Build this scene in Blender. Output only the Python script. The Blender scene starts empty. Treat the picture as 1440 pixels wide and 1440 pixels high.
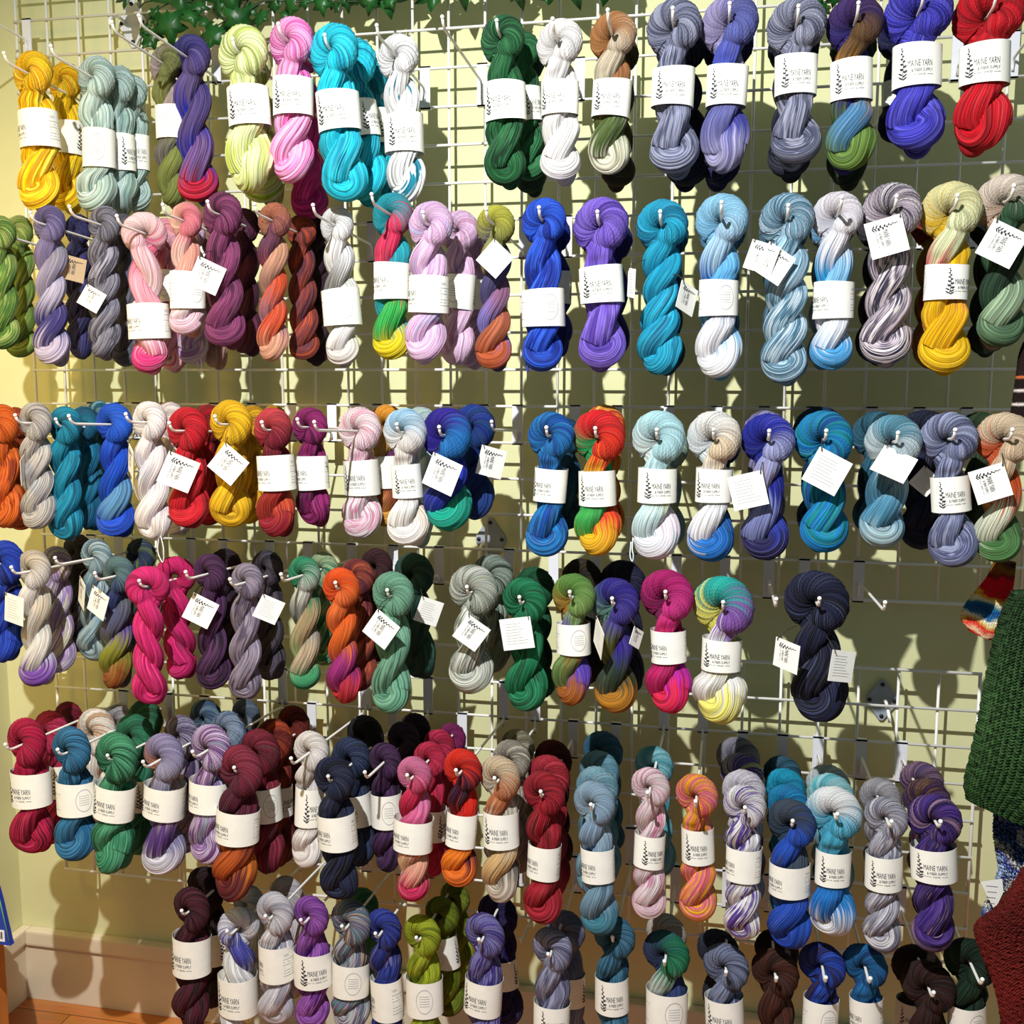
import bpy, bmesh, math, random
import numpy as np
from mathutils import Vector, Matrix
random.seed(5)
C = bpy.context.scene.collection
PI = math.pi
FZ = 2.355                      # height of the grid datum above the floor

# ------------------------------------------------------------------ camera (solved from the wire grid, 3 inch squares)
F = 1483.766
RV = (0.124675615, 0.205726893, 0.0138042210)
TV = np.array([-1.09854638, -1.08294790, 2.33631025])
def rodr(r):
    r = np.array(r); a = np.linalg.norm(r); k = r / a
    K = np.array([[0, -k[2], k[1]], [k[2], 0, -k[0]], [-k[1], k[0], 0]])
    return np.eye(3) + math.sin(a) * K + (1 - math.cos(a)) * K @ K
RM = rodr(RV); CAM = -RM.T @ TV
def at(px, py, d):
    """photo pixel -> world point on the plane d metres in front of the wire grid"""
    v = RM.T @ np.array([(px - 720) / F, (py - 720) / F, 1.0])
    p = CAM + v * ((-d - CAM[2]) / v[2])
    return Vector((p[0], p[2], FZ - p[1]))
def mpp(px, py, d):
    return (at(px + 1, py, d) - at(px, py, d)).length
cam = bpy.data.cameras.new('camera'); co = bpy.data.objects.new('camera', cam); C.objects.link(co)
w = lambda a: Vector((a[0], a[2], -a[1]))
m = Matrix((w(RM[0]), -w(RM[1]), -w(RM[2]))).transposed().to_4x4()
m.translation = Vector((CAM[0], CAM[2], FZ - CAM[1])); co.matrix_world = m
cam.sensor_width = 36; cam.lens = 36 * F / 1440; cam.clip_start = 0.05
bpy.context.scene.camera = co

# ------------------------------------------------------------------ helpers
def lin(h):
    h = h.lstrip('#'); o = []
    for i in (0, 2, 4):
        c = int(h[i:i + 2], 16) / 255
        o.append(c / 12.92 if c <= .04045 else ((c + .055) / 1.055) ** 2.4)
    return (*o, 1)
def mat(name, col, rough=.6, metal=0, noise=0, scale=30, bump=0, spec=.5):
    m = bpy.data.materials.new(name); m.use_nodes = True; nt = m.node_tree; b = nt.nodes['Principled BSDF']
    c = lin(col) if isinstance(col, str) else col
    b.inputs['Base Color'].default_value = c; b.inputs['Roughness'].default_value = rough; b.inputs['Metallic'].default_value = metal
    b.inputs['Specular IOR Level'].default_value = spec
    tc = nt.nodes.new('ShaderNodeTexCoord'); n = nt.nodes.new('ShaderNodeTexNoise'); n.inputs['Scale'].default_value = scale; n.inputs['Detail'].default_value = 4
    nt.links.new(tc.outputs['Object'], n.inputs['Vector'])
    if noise:
        r = nt.nodes.new('ShaderNodeValToRGB'); e = r.color_ramp.elements
        e[0].color = tuple(x * (1 - noise) for x in c[:3]) + (1,); e[1].color = tuple(min(1, x * (1 + noise)) for x in c[:3]) + (1,)
        e[0].position = .3; e[1].position = .7
        nt.links.new(n.outputs['Fac'], r.inputs['Fac']); nt.links.new(r.outputs['Color'], b.inputs['Base Color'])
    if bump:
        bp = nt.nodes.new('ShaderNodeBump'); bp.inputs['Strength'].default_value = bump; bp.inputs['Distance'].default_value = .002
        nt.links.new(n.outputs['Fac'], bp.inputs['Height']); nt.links.new(bp.outputs['Normal'], b.inputs['Normal'])
    return m
def link(o, parent=None):
    C.objects.link(o)
    if parent is not None: o.parent = parent
    return o
def mesh_obj(name, me, material, parent=None):
    o = bpy.data.objects.new(name, me)
    if material is not None and not me.materials: me.materials.append(material)
    return link(o, parent)
def obj(name, bm, material, parent=None, smooth=True):
    me = bpy.data.meshes.new(name); bmesh.ops.recalc_face_normals(bm, faces=bm.faces); bm.to_mesh(me); bm.free()
    for p in me.polygons: p.use_smooth = smooth
    return mesh_obj(name, me, material, parent)
def tag(o, label, cat, group=None, kind=None):
    o['label'] = label; o['category'] = cat
    if group: o['group'] = group
    if kind: o['kind'] = kind
    return o
def thing(name, loc, label, cat, group=None):
    o = bpy.data.objects.new(name, None); o.empty_display_size = .03; C.objects.link(o); o.location = loc
    return tag(o, label, cat, group)
def add_box(bm, lo, hi):
    lo = Vector(lo); hi = Vector(hi)
    vs = [bm.verts.new((x, y, z)) for z in (lo.z, hi.z) for y in (lo.y, hi.y) for x in (lo.x, hi.x)]
    for f in ((0, 2, 3, 1), (4, 5, 7, 6), (0, 1, 5, 4), (2, 6, 7, 3), (0, 4, 6, 2), (1, 3, 7, 5)): bm.faces.new([vs[i] for i in f])
    return vs
def bevel(bm, w, seg=2):
    bmesh.ops.bevel(bm, geom=list(bm.edges), offset=w, segments=seg, profile=.7, affect='EDGES')
def add_tube(bm, pts, r, n=8, cap=True):
    pts = [Vector(p) for p in pts]; rs = r if isinstance(r, (list, tuple)) else [r] * len(pts)
    rings = []; t0 = (pts[1] - pts[0]).normalized()
    ref = Vector((0, 0, 1)) if abs(t0.z) < .9 else Vector((1, 0, 0)); nrm = t0.cross(ref).normalized()
    for i, p in enumerate(pts):
        t = (pts[min(i + 1, len(pts) - 1)] - pts[max(i - 1, 0)]).normalized()
        nrm = (nrm - t * nrm.dot(t)).normalized(); b = t.cross(nrm)
        rings.append([bm.verts.new(p + (nrm * math.cos(2 * PI * k / n) + b * math.sin(2 * PI * k / n)) * rs[i]) for k in range(n)])
    for a, b in zip(rings, rings[1:]):
        for k in range(n): bm.faces.new((a[k], a[(k + 1) % n], b[(k + 1) % n], b[k]))
    if cap:
        bm.faces.new(rings[0][::-1]); bm.faces.new(rings[-1])
def spline(ps, n=8):
    ps = [Vector(p) for p in ps]; q = [ps[0] * 2 - ps[1]] + ps + [ps[-1] * 2 - ps[-2]]; o = []
    for i in range(1, len(q) - 2):
        for k in range(n):
            t = k / n; a, b, c, d = q[i - 1:i + 3]
            o.append(.5 * ((2 * b) + (c - a) * t + (2 * a - 5 * b + 4 * c - d) * t * t + (3 * b - a - 3 * c + d) * t ** 3))
    return o + [ps[-1]]

# ------------------------------------------------------------------ materials
M_grid = mat('white_powder_coat', 'e6e3dd', .35)
M_hook = mat('white_hook_coat', 'f4f2ee', .3)
M_plate = mat('white_plate_coat', 'dedfe6', .4)
M_paper = mat('cream_paper', 'edece4', .75, noise=.03, scale=60)
M_card = mat('white_card', 'f0efe9', .7, noise=.02, scale=60)
M_kraft = mat('kraft_card', 'c9ab84', .8, noise=.05)
M_ink = mat('navy_ink', '20222e', .6)
M_ink2 = mat('grey_ink', 'a0a1a6', .7)
M_string = mat('dark_string', '2b2622', .9)
M_twine = mat('jute_twine', '8d7450', .95)
M_screw = mat('screw_steel', '3a3c40', .4, .8)

# ------------------------------------------------------------------ the setting
def struct(name, bm, m, smooth=False):
    o = obj(name, bm, m, None, smooth); o['kind'] = 'structure'; return o
def box_struct(name, lo, hi, m, bv=0):
    bm = bmesh.new(); add_box(bm, lo, hi)
    if bv: bevel(bm, bv)
    return struct(name, bm, m)
M_wall = mat('yellow_green_wall_paint', 'd2d2a2', .85, noise=.035, scale=9, bump=.05)
M_base = mat('cream_baseboard_paint', 'd9cdb4', .55, noise=.03, scale=14)
WX = -.167; WY = .06
box_struct('wall_back', (WX - .1, WY, 0), (3.9, WY + .1, 3.2), M_wall)
box_struct('wall_left', (WX - .1, -3.2, 0), (WX, WY, 3.2), M_wall)
# wooden floor with planks running along the wall
mf = bpy.data.materials.new('orange_oak_floor'); mf.use_nodes = True; nt = mf.node_tree; b = nt.nodes['Principled BSDF']
tc = nt.nodes.new('ShaderNodeTexCoord'); mp = nt.nodes.new('ShaderNodeMapping'); mp.inputs['Scale'].default_value = (1, 1, 1)
br = nt.nodes.new('ShaderNodeTexBrick'); br.inputs['Scale'].default_value = 1; br.inputs['Brick Width'].default_value = 1.1; br.inputs['Row Height'].default_value = .083
br.inputs['Mortar Size'].default_value = .0012; br.inputs['Color1'].default_value = lin('c0763a'); br.inputs['Color2'].default_value = lin('a9602b'); br.inputs['Mortar'].default_value = lin('4a2a15')
no = nt.nodes.new('ShaderNodeTexNoise'); no.inputs['Scale'].default_value = 5; no.inputs['Detail'].default_value = 6
m2 = nt.nodes.new('ShaderNodeMapping'); m2.inputs['Scale'].default_value = (1.5, 18, 1)
mx = nt.nodes.new('ShaderNodeMix'); mx.data_type = 'RGBA'; mx.blend_type = 'OVERLAY'; mx.inputs['Factor'].default_value = .35
L = nt.links.new
L(tc.outputs['Object'], mp.inputs['Vector']); L(mp.outputs['Vector'], br.inputs['Vector']); L(tc.outputs['Object'], m2.inputs['Vector']); L(m2.outputs['Vector'], no.inputs['Vector'])
L(br.outputs['Color'], mx.inputs['A']); L(no.outputs['Color'], mx.inputs['B']); L(mx.outputs['Result'], b.inputs['Base Color']); b.inputs['Roughness'].default_value = .35
box_struct('floor', (WX - .1, -3.2, -.05), (3.9, WY + .1, 0), mf)
def baseboard(n, lo, hi, lo2, hi2):
    box_struct('baseboard_' + n, lo, hi, M_base, .002)
    box_struct('trim_' + ('1' if n == 'back' else '2'), lo2, hi2, M_base, .006)
baseboard('back', (WX + .016, WY - .018, 0), (3.9, WY, .150), (WX + .026, WY - .028, .150), (3.9, WY, .189))
baseboard('left', (WX, -3.2, 0), (WX + .016, WY, .150), (WX, -3.2, .150), (WX + .026, WY, .189))

# ------------------------------------------------------------------ wire grid panels (3 inch squares)
CELL = .0762
def grid_panel(label, x0, y0, ncol, r0, r1):
    t = thing('wire_grid_panel', (x0, 0, FZ - y0 - r1 * CELL), label, 'grid panel', 'wire grid panels on the wall')
    zt = (r1 - r0) * CELL
    for c in range(ncol + 1):
        bm = bmesh.new(); edge = c in (0, ncol)
        add_tube(bm, [(c * CELL, 0, 0), (c * CELL, 0, zt)], .0034 if edge else .0029, 8); obj('vertical_wire', bm, M_grid, t)
    for r in range(r1 - r0 + 1):
        bm = bmesh.new(); edge = r in (0, r1 - r0)
        add_tube(bm, [(-.002, -.0055, r * CELL), (ncol * CELL + .002, -.0055, r * CELL)], .0034 if edge else .0029, 8); obj('horizontal_wire', bm, M_grid, t)
    return t
grid_panel('large white wire grid panel carrying the upper four rows of yarn', 0, 0, 28, -3, 16)
grid_panel('low white wire grid panel carrying the two lowest rows of yarn', .0123, 1.3579, 27, 0, 8)

M_brk = mat('grey_bracket_steel', '97a0ad', .45)
def wall_bracket(px, py, label, wpx, hpx, arm, mm=None):
    p = at(px, py, -WY + .004); s = mpp(px, py, -WY)
    t = thing('wall_bracket', p, label, 'bracket', 'brackets fixing the grid to the wall')
    bm = bmesh.new(); a, h = wpx * s / 2, hpx * s / 2; pts = []
    for (cx, cz) in ((0, h), (-a, 0), (0, -h), (a, 0)):     # rounded diamond
        n = Vector((cx, 0, cz)); 
        for k in (-1, 1):
            q = n * .9; side = Vector((-cz, 0, cx)).normalized() * .1 * (a if cz else h) * k
            pts.append(q + side)
    f = [bm.verts.new((q.x, -.0, q.z)) for q in pts]; g = [bm.verts.new((q.x, -.003, q.z)) for q in pts]
    bm.faces.new(f); bm.faces.new(g[::-1])
    for i in range(len(f)): bm.faces.new((f[i], f[(i + 1) % 8], g[(i + 1) % 8], g[i]))
    obj('plate', bm, mm or M_brk, t, False)
    for (sx, sz) in ((0, .7), (0, -.7), (-.7, 0), (.7, 0)):
        bm = bmesh.new(); add_tube(bm, [(sx * a, -.003, sz * h), (sx * a, -.0055, sz * h)], .0042, 12); obj('screw', bm, M_screw, t)
    bm = bmesh.new(); add_tube(bm, spline([(arm[0], -.003, arm[1]), (arm[0], -.035, arm[1] + .004), (arm[0] + .002, -.064, arm[1] - .012), (arm[0] + .004, -.068, arm[1] - .026)], 5), .0035, 8)
    obj('arm', bm, M_hook, t)
wall_bracket(1240, 984, 'diamond shaped bracket plate beside the low hanging navy black skein', 50, 68, (.004, 0))
wall_bracket(690, 758, 'diamond bracket plate in shadow under the indigo teal skein', 46, 66, (-.012, -.012))
wall_bracket(187, 33, 'bracket plate at the upper left below the ivy', 42, 66, (-.018, .002), M_plate)

# ------------------------------------------------------------------ print for the paper bands and hang tags: flat 2-D geometry
def text_geo(body, width, height, x, y):
    cu = bpy.data.curves.new('t', 'FONT'); cu.body = body; cu.align_x = 'LEFT'; cu.resolution_u = 2
    o = bpy.data.objects.new('t', cu); C.objects.link(o)
    dg = bpy.context.evaluated_depsgraph_get(); me = bpy.data.meshes.new_from_object(o.evaluated_get(dg))
    v = np.array([q.co[:2] for q in me.vertices]); fs = [tuple(p.vertices) for p in me.polygons]
    bpy.data.objects.remove(o); bpy.data.curves.remove(cu); bpy.data.meshes.remove(me)
    v -= v.min(0); v /= v.max(0); return v * np.array([width, height]) + np.array([x, y]), fs
class Geo:
    def __init__(s): s.v = []; s.f = []; s.n = 0
    def add(s, v, f):
        s.v.append(np.asarray(v, float)); s.f += [tuple(i + s.n for i in q) for q in f]; s.n += len(v)
    def blob(s, x, y, a, b, r, n=9):
        t = np.arange(n) * 2 * PI / n; u = a * np.cos(t); v = b * np.sin(t) * (1 - .35 * np.cos(t)); c, q = math.cos(r), math.sin(r)
        s.add(np.stack([x + u * c - v * q, y + u * q + v * c], 1), [tuple(range(n))])
    def bar(s, x0, y0, x1, y1):
        k = max(1, int((x1 - x0) / .25)); xs = np.linspace(x0, x1, k + 1); v = [(x, y) for x in xs for y in (y0, y1)]
        s.add(v, [(2 * i, 2 * i + 2, 2 * i + 3, 2 * i + 1) for i in range(k)])
    def done(s): return np.concatenate(s.v), s.f
def sprig(g, x, y0, h):
    rng = random.Random(3); n = 10
    for i in range(8):
        a = i / 8; g.bar(x - .012 + .03 * math.sin(a * 5), y0 + h * a, x + .014 + .03 * math.sin(a * 5), y0 + h * (a + .13))
    for i in range(n):
        a = .26 + .72 * i / (n - 1); sd = -1 if i % 2 else 1; sz = .066 * (1.25 - .85 * a)
        g.blob(x + sd * (.10 * (1.15 - a)) + .03 * math.sin(a * 5), y0 + h * a, sz * 1.35, sz, (.7 if sd > 0 else PI - .7) + rng.uniform(-.3, .3))
    for sd, a in ((-1, .06), (1, .12), (-1, .18), (1, .03)):
        g.blob(x + sd * .1, y0 + h * a + .03, .12, .04, (.7 if sd > 0 else PI - .7))
# unit layout: x in half-widths of the band, y from -1 to 1 over the band height
g = Geo(); sprig(g, -.50, -.78, 1.62)
g.add(*text_geo('MAINE YARN', .92, .34, -.30, -.16)); g.add(*text_geo('& FIBER SUPPLY', .80, .17, -.16, -.44))
g.bar(-.30, -.60, .0, -.575); g.bar(.42, -.60, .66, -.575); g.add(*text_geo('WORSTED', .30, .09, .06, -.63))
LOGO = g.done()
g = Geo(); rng = random.Random(8)
g.add(*text_geo('YARN', .34, .16, 1.75, .55))
for i in range(7): g.bar(1.72 + rng.uniform(0, .06), .36 - i * .17, 2.45 + rng.uniform(-.25, .1), .395 - i * .17)
for i in range(20):
    a0, a1 = i / 20 * 2 * PI, (i + 1) / 20 * 2 * PI
    g.add([(-2.0 + .42 * s * math.cos(a), .75 * s * math.sin(a)) for s in (1, .95) for a in (a0, a1)], [(0, 1, 3, 2)])
for i in range(5): g.bar(-2.25, .3 - i * .15, -1.75, .33 - i * .15)
INFO = g.done()
g = Geo(); rng = random.Random(4)
for i in range(8): g.bar(-.72, .62 - i * .18, .2 + rng.uniform(0, .5), .645 - i * .18)
CARDBACK = g.done()

def geo_mesh(name, v3, f, m):
    me = bpy.data.meshes.new(name); me.from_pydata([tuple(q) for q in v3], [], f); me.materials.append(m); return me

def paper_band(root, zc, xc, hw, dep, hh, rot, tilt, seed, print_=True):
    """elliptical paper sleeve of half width hw, half depth dep, half height hh"""
    rng = random.Random(seed); n = 48; lv = 5; t = .0004
    ph = rng.uniform(0, 6)
    def pt(ang, z, off):        # ang 0 faces the viewer (-y)
        k = 1 + .02 * math.sin(3 * ang + ph) + .012 * z * math.sin(2 * ang + ph)
        return ((hw * k + off) * math.sin(ang), -(dep * k + off) * math.cos(ang), z * hh + .03 * hh * math.sin(ang + ph) * z)
    bm = bmesh.new(); G = {}
    for s in (0, 1):
        for i in range(n):
            for j in range(lv): G[s, i, j] = bm.verts.new(pt(2 * PI * i / n, -1 + 2 * j / (lv - 1), -t * s))
    for i in range(n):
        k = (i + 1) % n
        for j in range(lv - 1):
            bm.faces.new((G[0, i, j], G[0, k, j], G[0, k, j + 1], G[0, i, j + 1])); bm.faces.new((G[1, i, j], G[1, i, j + 1], G[1, k, j + 1], G[1, k, j]))
        for j in (0, lv - 1): bm.faces.new((G[0, i, j], G[0, k, j], G[1, k, j], G[1, i, j]) if j else (G[0, k, j], G[0, i, j], G[1, i, j], G[1, k, j]))
    for e in bm.edges:
        if all(len(v.link_faces) == 4 for v in e.verts) and abs(abs((e.verts[0].co.z + e.verts[1].co.z) / 2) - hh) < .1 * hh and len(e.link_faces) == 2 and abs(e.link_faces[0].calc_area() / max(1e-12, e.link_faces[1].calc_area()) - 1) > .5: e.smooth = False
    o = obj('paper_band', bm, M_paper, root); o.location = (xc, 0, zc); o.rotation_euler = (0, tilt, 0)
    if print_:
        R = (hw + dep) / 2; r0 = math.radians(rot)
        for (V, Fc), mm, nm in ((LOGO, M_ink, 'printed_logo'), (INFO, M_ink2, 'printed_text')):
            v3 = [pt(x * hw / R + r0, y * .92, .0004) for x, y in V]
            mesh_obj(nm, geo_mesh(nm, v3, Fc, mm), None, o)
    return o

def hang_tag(root, rp, px, py, size, rot, d, side='F', yaw=0, kraft=False, pull=None):
    s = mpp(px, py, d) * size / 2; p = at(px, py, d) - rp
    bm = bmesh.new(); add_box(bm, (-s, -.0004, -s), (s, .0004, s))
    o = obj('hang_tag', bm, M_kraft if kraft else M_card, root, False); o.location = p
    o.rotation_euler = Matrix.Rotation(math.radians(yaw), 3, 'Z').to_euler(); 
    o.rotation_euler = (Matrix.Rotation(math.radians(yaw), 3, 'Z') @ Matrix.Rotation(math.radians(rot), 3, 'Y')).to_euler()
    if side == 'F':     # logo printed sideways: sprig along the top edge
        V, Fc = LOGO; v3 = [((y * .86) * s * 1, -.0007, (-(x - .12) * .95) * s) for x, y in V]; mm = M_ink; nm = 'printed_logo'
        v3 = [(q[0], q[1], q[2]) for q in v3]
    else:
        V, Fc = CARDBACK; v3 = [(x * s, -.0007, y * s) for x, y in V]; mm = M_ink2; nm = 'printed_text'
    mesh_obj(nm, geo_mesh(nm, v3, Fc, mm), None, o)
    # string from the top corner back to the skein
    cor = max(((Matrix.Rotation(math.radians(yaw), 3, 'Z') @ Matrix.Rotation(math.radians(rot), 3, 'Y')) @ Vector((a * s * .86, 0, b * s * .86)) for a in (-1, 1) for b in (-1, 1)), key=lambda q: q.z)
    st = p + cor; back = Vector((st.x * .55, .0, st.z + .012))
    bm = bmesh.new(); add_tube(bm, spline([st + Vector((0, .001, 0)), st + Vector((.001, -.003, .004)), (st + back) / 2 + Vector((0, -.006, .006)), back], 5), .0007, 5)
    obj('string', bm, M_string, root)
    return o

# ------------------------------------------------------------------ yarn material: palette along the strand plus streaks of painted groove shade and highlight
def yarn_mat(cols, mode, thick, seed):
    m = bpy.data.materials.new('dyed_yarn'); m.use_nodes = True; nt = m.node_tree; N = nt.nodes.new; L = nt.links.new
    b = nt.nodes['Principled BSDF']; b.inputs['Roughness'].default_value = .8; b.inputs['Specular IOR Level'].default_value = .18
    ya = N('ShaderNodeAttribute'); ya.attribute_name = 'yarn'
    al = N('ShaderNodeAttribute'); al.attribute_name = 'along'
    def noise(scale, sz, detail, off):
        mp = N('ShaderNodeMapping'); mp.inputs['Scale'].default_value = (scale, scale, sz); mp.inputs['Location'].default_value = (seed * 3.7 + off, off * 2.3, seed * 1.9)
        n = N('ShaderNodeTexNoise'); n.inputs['Scale'].default_value = 1; n.inputs['Detail'].default_value = detail; n.inputs['Roughness'].default_value = .55
        L(ya.outputs['Vector'], mp.inputs['Vector']); L(mp.outputs['Vector'], n.inputs['Vector']); return n.outputs['Fac']
    def math_(op, a, b_):
        q = N('ShaderNodeMath'); q.operation = op
        for i, v in enumerate((a, b_)):
            if isinstance(v, (int, float)): q.inputs[i].default_value = v
            else: L(v, q.inputs[i])
        return q.outputs[0]
    fine = noise(7 if thick else 15, .30, 3, 0.0)
    mid = noise(3.2 if thick else 5.5, .28, 2, 5.0)
    rp = N('ShaderNodeValToRGB'); cr = rp.color_ramp; k = len(cols)
    if mode == 's':
        cols[-1] = cols[0]
        fac = math_('ADD', al.outputs['Fac'], math_('MULTIPLY', math_('SUBTRACT', mid, .5), .22))
        pos = [i / (k - 1) for i in range(k)] if k > 1 else [0]
    else:
        big = noise(.8, .55, 3, 9.0)
        mixn = math_('ADD', math_('MULTIPLY', big, .62), math_('MULTIPLY', mid, .38))
        fac = math_('ADD', math_('MULTIPLY', math_('SUBTRACT', mixn, .5), 3.4), .5)
        pos = [(i + .5) / k for i in range(k)]
    while len(cr.elements) > 1: cr.elements.remove(cr.elements[-1])
    g = .30 / k; st = []
    for i, c in enumerate(cols): st += [(max(0, pos[i] - g), c), (min(1, pos[i] + g), c)]
    cr.elements[0].position = st[0][0]; cr.elements[0].color = lin(st[0][1])
    for q, c in st[1:]: cr.elements.new(q).color = lin(c)
    L(fac, rp.inputs['Fac'])
    # strand dye varies; groove shade and strand highlights are also painted into the colour
    hs = N('ShaderNodeHueSaturation'); hs.inputs['Saturation'].default_value = 1.0; L(rp.outputs['Color'], hs.inputs['Color'])
    mr = N('ShaderNodeMapRange'); mr.inputs['From Min'].default_value = .32; mr.inputs['From Max'].default_value = .68; mr.inputs['To Min'].default_value = .36; mr.inputs['To Max'].default_value = 1.32
    L(fine, mr.inputs['Value']); L(mr.outputs['Result'], hs.inputs['Value'])
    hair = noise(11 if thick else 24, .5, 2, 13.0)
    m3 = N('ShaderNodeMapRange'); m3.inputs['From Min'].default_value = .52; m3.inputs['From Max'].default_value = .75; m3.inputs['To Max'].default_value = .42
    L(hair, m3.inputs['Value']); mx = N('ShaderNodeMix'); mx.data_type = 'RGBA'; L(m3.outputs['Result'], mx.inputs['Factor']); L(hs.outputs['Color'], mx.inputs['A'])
    h2 = N('ShaderNodeMix'); h2.data_type = 'RGBA'; h2.inputs['Factor'].default_value = .24; L(rp.outputs['Color'], h2.inputs['A']); h2.inputs['B'].default_value = (.85, .85, .85, 1)  # pale tint painted as whitish highlights on the raised strands
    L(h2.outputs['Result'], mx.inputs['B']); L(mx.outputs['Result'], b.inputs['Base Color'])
    bp = N('ShaderNodeBump'); bp.inputs['Strength'].default_value = 1; bp.inputs['Distance'].default_value = .007 if thick else .005
    L(math_('ADD', math_('ADD', math_('MULTIPLY', fine, .75), math_('MULTIPLY', mid, .4)), math_('MULTIPLY', hair, .3)), bp.inputs['Height']); L(bp.outputs['Normal'], b.inputs['Normal'])
    return m

# ------------------------------------------------------------------ one twisted skein: a closed loop of yarn twisted on itself
def skein_mesh(Rh, Ln, T, hand, zb, wb, hb, seed, thick, res, xb=0):
    rng = np.random.RandomState(seed); R0, r0 = .535 * Rh, .465 * Rh; ratio = Ln / Rh
    e0 = min(.92, max(.74, .60 + .035 * ratio)) * Rh
    z0, z1 = -.66 * Rh, -(Ln - .87 * Rh)
    zs = np.array([z0 + .1 * Rh, z0 - .25 * Rh, (z0 + z1) / 2, z1 + .2 * Rh, z1 - Rh])
    ev = np.array([.80 * Rh, e0, e0 * (.95 + .06 * math.sin(seed * 2.3)), max(e0, .90 * Rh), .95 * Rh])
    def env(z):
        e = np.interp(-z, -zs, ev)
        if wb is not None:
            k = np.exp(-(np.maximum(0, np.abs(z - zb) - hb * .8) / (.35 * Rh)) ** 2); e = e * (1 - k) + wb * .93 * k
        return e
    nh, nb, nl = 60, 70, 24
    uh = np.linspace(0, 1, nh); th = np.radians(250 - 320 * uh)
    head = np.stack([R0 * np.cos(th) * (1 + .03 * np.sin(2 * th + seed)), .36 * Rh * np.sin(PI * (uh - .5)), R0 * np.sin(th)], 1)
    t = np.linspace(0, 1, nb); tt = t * .93 + .07 * t * t
    dl = rng.uniform(-.55, .95)
    def strand(off):
        z = z0 + (z1 - z0) * t; ph = 1.0 + (T * PI + dl - 1.0) * tt + off; e = env(z); a = e * (.42 + .03 * np.sin(5 * t + seed))
        wob = .035 * Rh * np.sin(4.1 * t + seed * 1.3)
        return np.stack([a * np.cos(ph) + wob, a * .85 * np.sin(ph), z], 1), e * .575 * np.minimum(1, .80 + t * 1.6)
    B, rB = strand(0.0); A, rA = strand(PI)
    fl = np.linspace(0, PI, nl)[1:-1]; ab = .46 * Rh; sgn = 1 if T % 2 == 0 else -1
    low = np.stack([sgn * ab * np.cos(fl) * math.cos(dl), sgn * ab * .85 * np.cos(fl) * math.sin(dl) + .30 * Rh * np.sin(fl) * (1 if seed % 4 else -.3), z1 - .42 * Rh * np.sin(fl)], 1)   # from B end to A end
    h = len(low) // 2
    P = np.concatenate([low[h:], A[::-1], head, B, low[:h]])
    rad = np.concatenate([np.full(len(low) - h, .44 * Rh), rA[::-1], np.full(nh, r0), rB, np.full(h, .44 * Rh)])
    sec = np.concatenate([np.zeros(len(low) - h), np.zeros(nb), np.ones(nh), np.zeros(nb), np.zeros(h)])
    P[:, 0] *= hand
    for _ in range(5):
        Q = (np.roll(P, 1, 0) + 2 * P + np.roll(P, -1, 0)) / 4; P = Q
        rad = (np.roll(rad, 1) + 2 * rad + np.roll(rad, -1)) / 4; sec = (np.roll(sec, 1) + 2 * sec + np.roll(sec, -1)) / 4
    n, mseg = res
    d = np.linalg.norm(np.diff(np.concatenate([P, P[:1]]), axis=0), axis=1); s = np.concatenate([[0], np.cumsum(d)]); tot = s[-1]
    u = np.linspace(0, tot, n + 1); cl = lambda v: np.concatenate([v, v[:1]])
    P2 = np.stack([np.interp(u, s, cl(P[:, i])) for i in range(3)], 1); r2 = np.interp(u, s, cl(rad)); c2 = np.interp(u, s, cl(sec))
    Tn = np.roll(P2[:-1], -1, 0) - np.roll(P2[:-1], 1, 0); Tn /= np.linalg.norm(Tn, axis=1)[:, None]; Tn = np.concatenate([Tn, Tn[:1]])
    nr = np.cross(Tn[0], (0, 1, 0.2)); nr /= np.linalg.norm(nr); NR = [nr]
    for i in range(1, n + 1):
        q = NR[-1] - Tn[i] * np.dot(NR[-1], Tn[i]); NR.append(q / np.linalg.norm(q))
    NR = np.array(NR); BN = np.cross(Tn, NR)
    mis = math.atan2(np.dot(NR[-1], BN[0]), np.dot(NR[-1], NR[0]))
    fr = u / tot
    twr = .6 + 4.9 * c2; tw = np.concatenate([[0], np.cumsum((twr[1:] + twr[:-1]) / 2 * np.diff(u) / (r2[1:] + 1e-9) * .38)])
    kk = max(1, round(tw[-1] / (2 * PI))); tw = tw * (2 * PI * kk / tw[-1]) * -hand
    a = np.arange(mseg) * 2 * PI / mseg
    ang = a[None, :] - (mis * fr)[:, None]
    yt = a[None, :] + tw[:, None]
    p = rng.uniform(0, 6.28, 8); sl = (u / Rh)[:, None]; ms = np.abs(2 * fr - 1)[:, None] * tot / Rh / 2
    n1, n2, n3 = rng.randint(4, 7), rng.randint(9, 12), (15 if thick else 24)
    amp = 1.0 + .5 * thick
    dis = 1 + .035 * np.cos(n1 * yt + p[0] + .5 * np.sin(1.1 * ms + p[1])) + .025 * amp * np.cos(n2 * yt + p[2] + .7 * np.sin(.8 * ms + p[3])) + (.020 if thick else .014) * np.cos(n3 * yt + p[4] + .8 * np.sin(3 * yt + ms)) + .02 * np.sin(2.0 * ms + p[5]) - .02
    rr = r2[:, None] * dis
    X = P2[:, None, :] + rr[..., None] * (np.cos(ang)[..., None] * NR[:, None, :] + np.sin(ang)[..., None] * BN[:, None, :])
    V = X.reshape(-1, 3)
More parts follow.
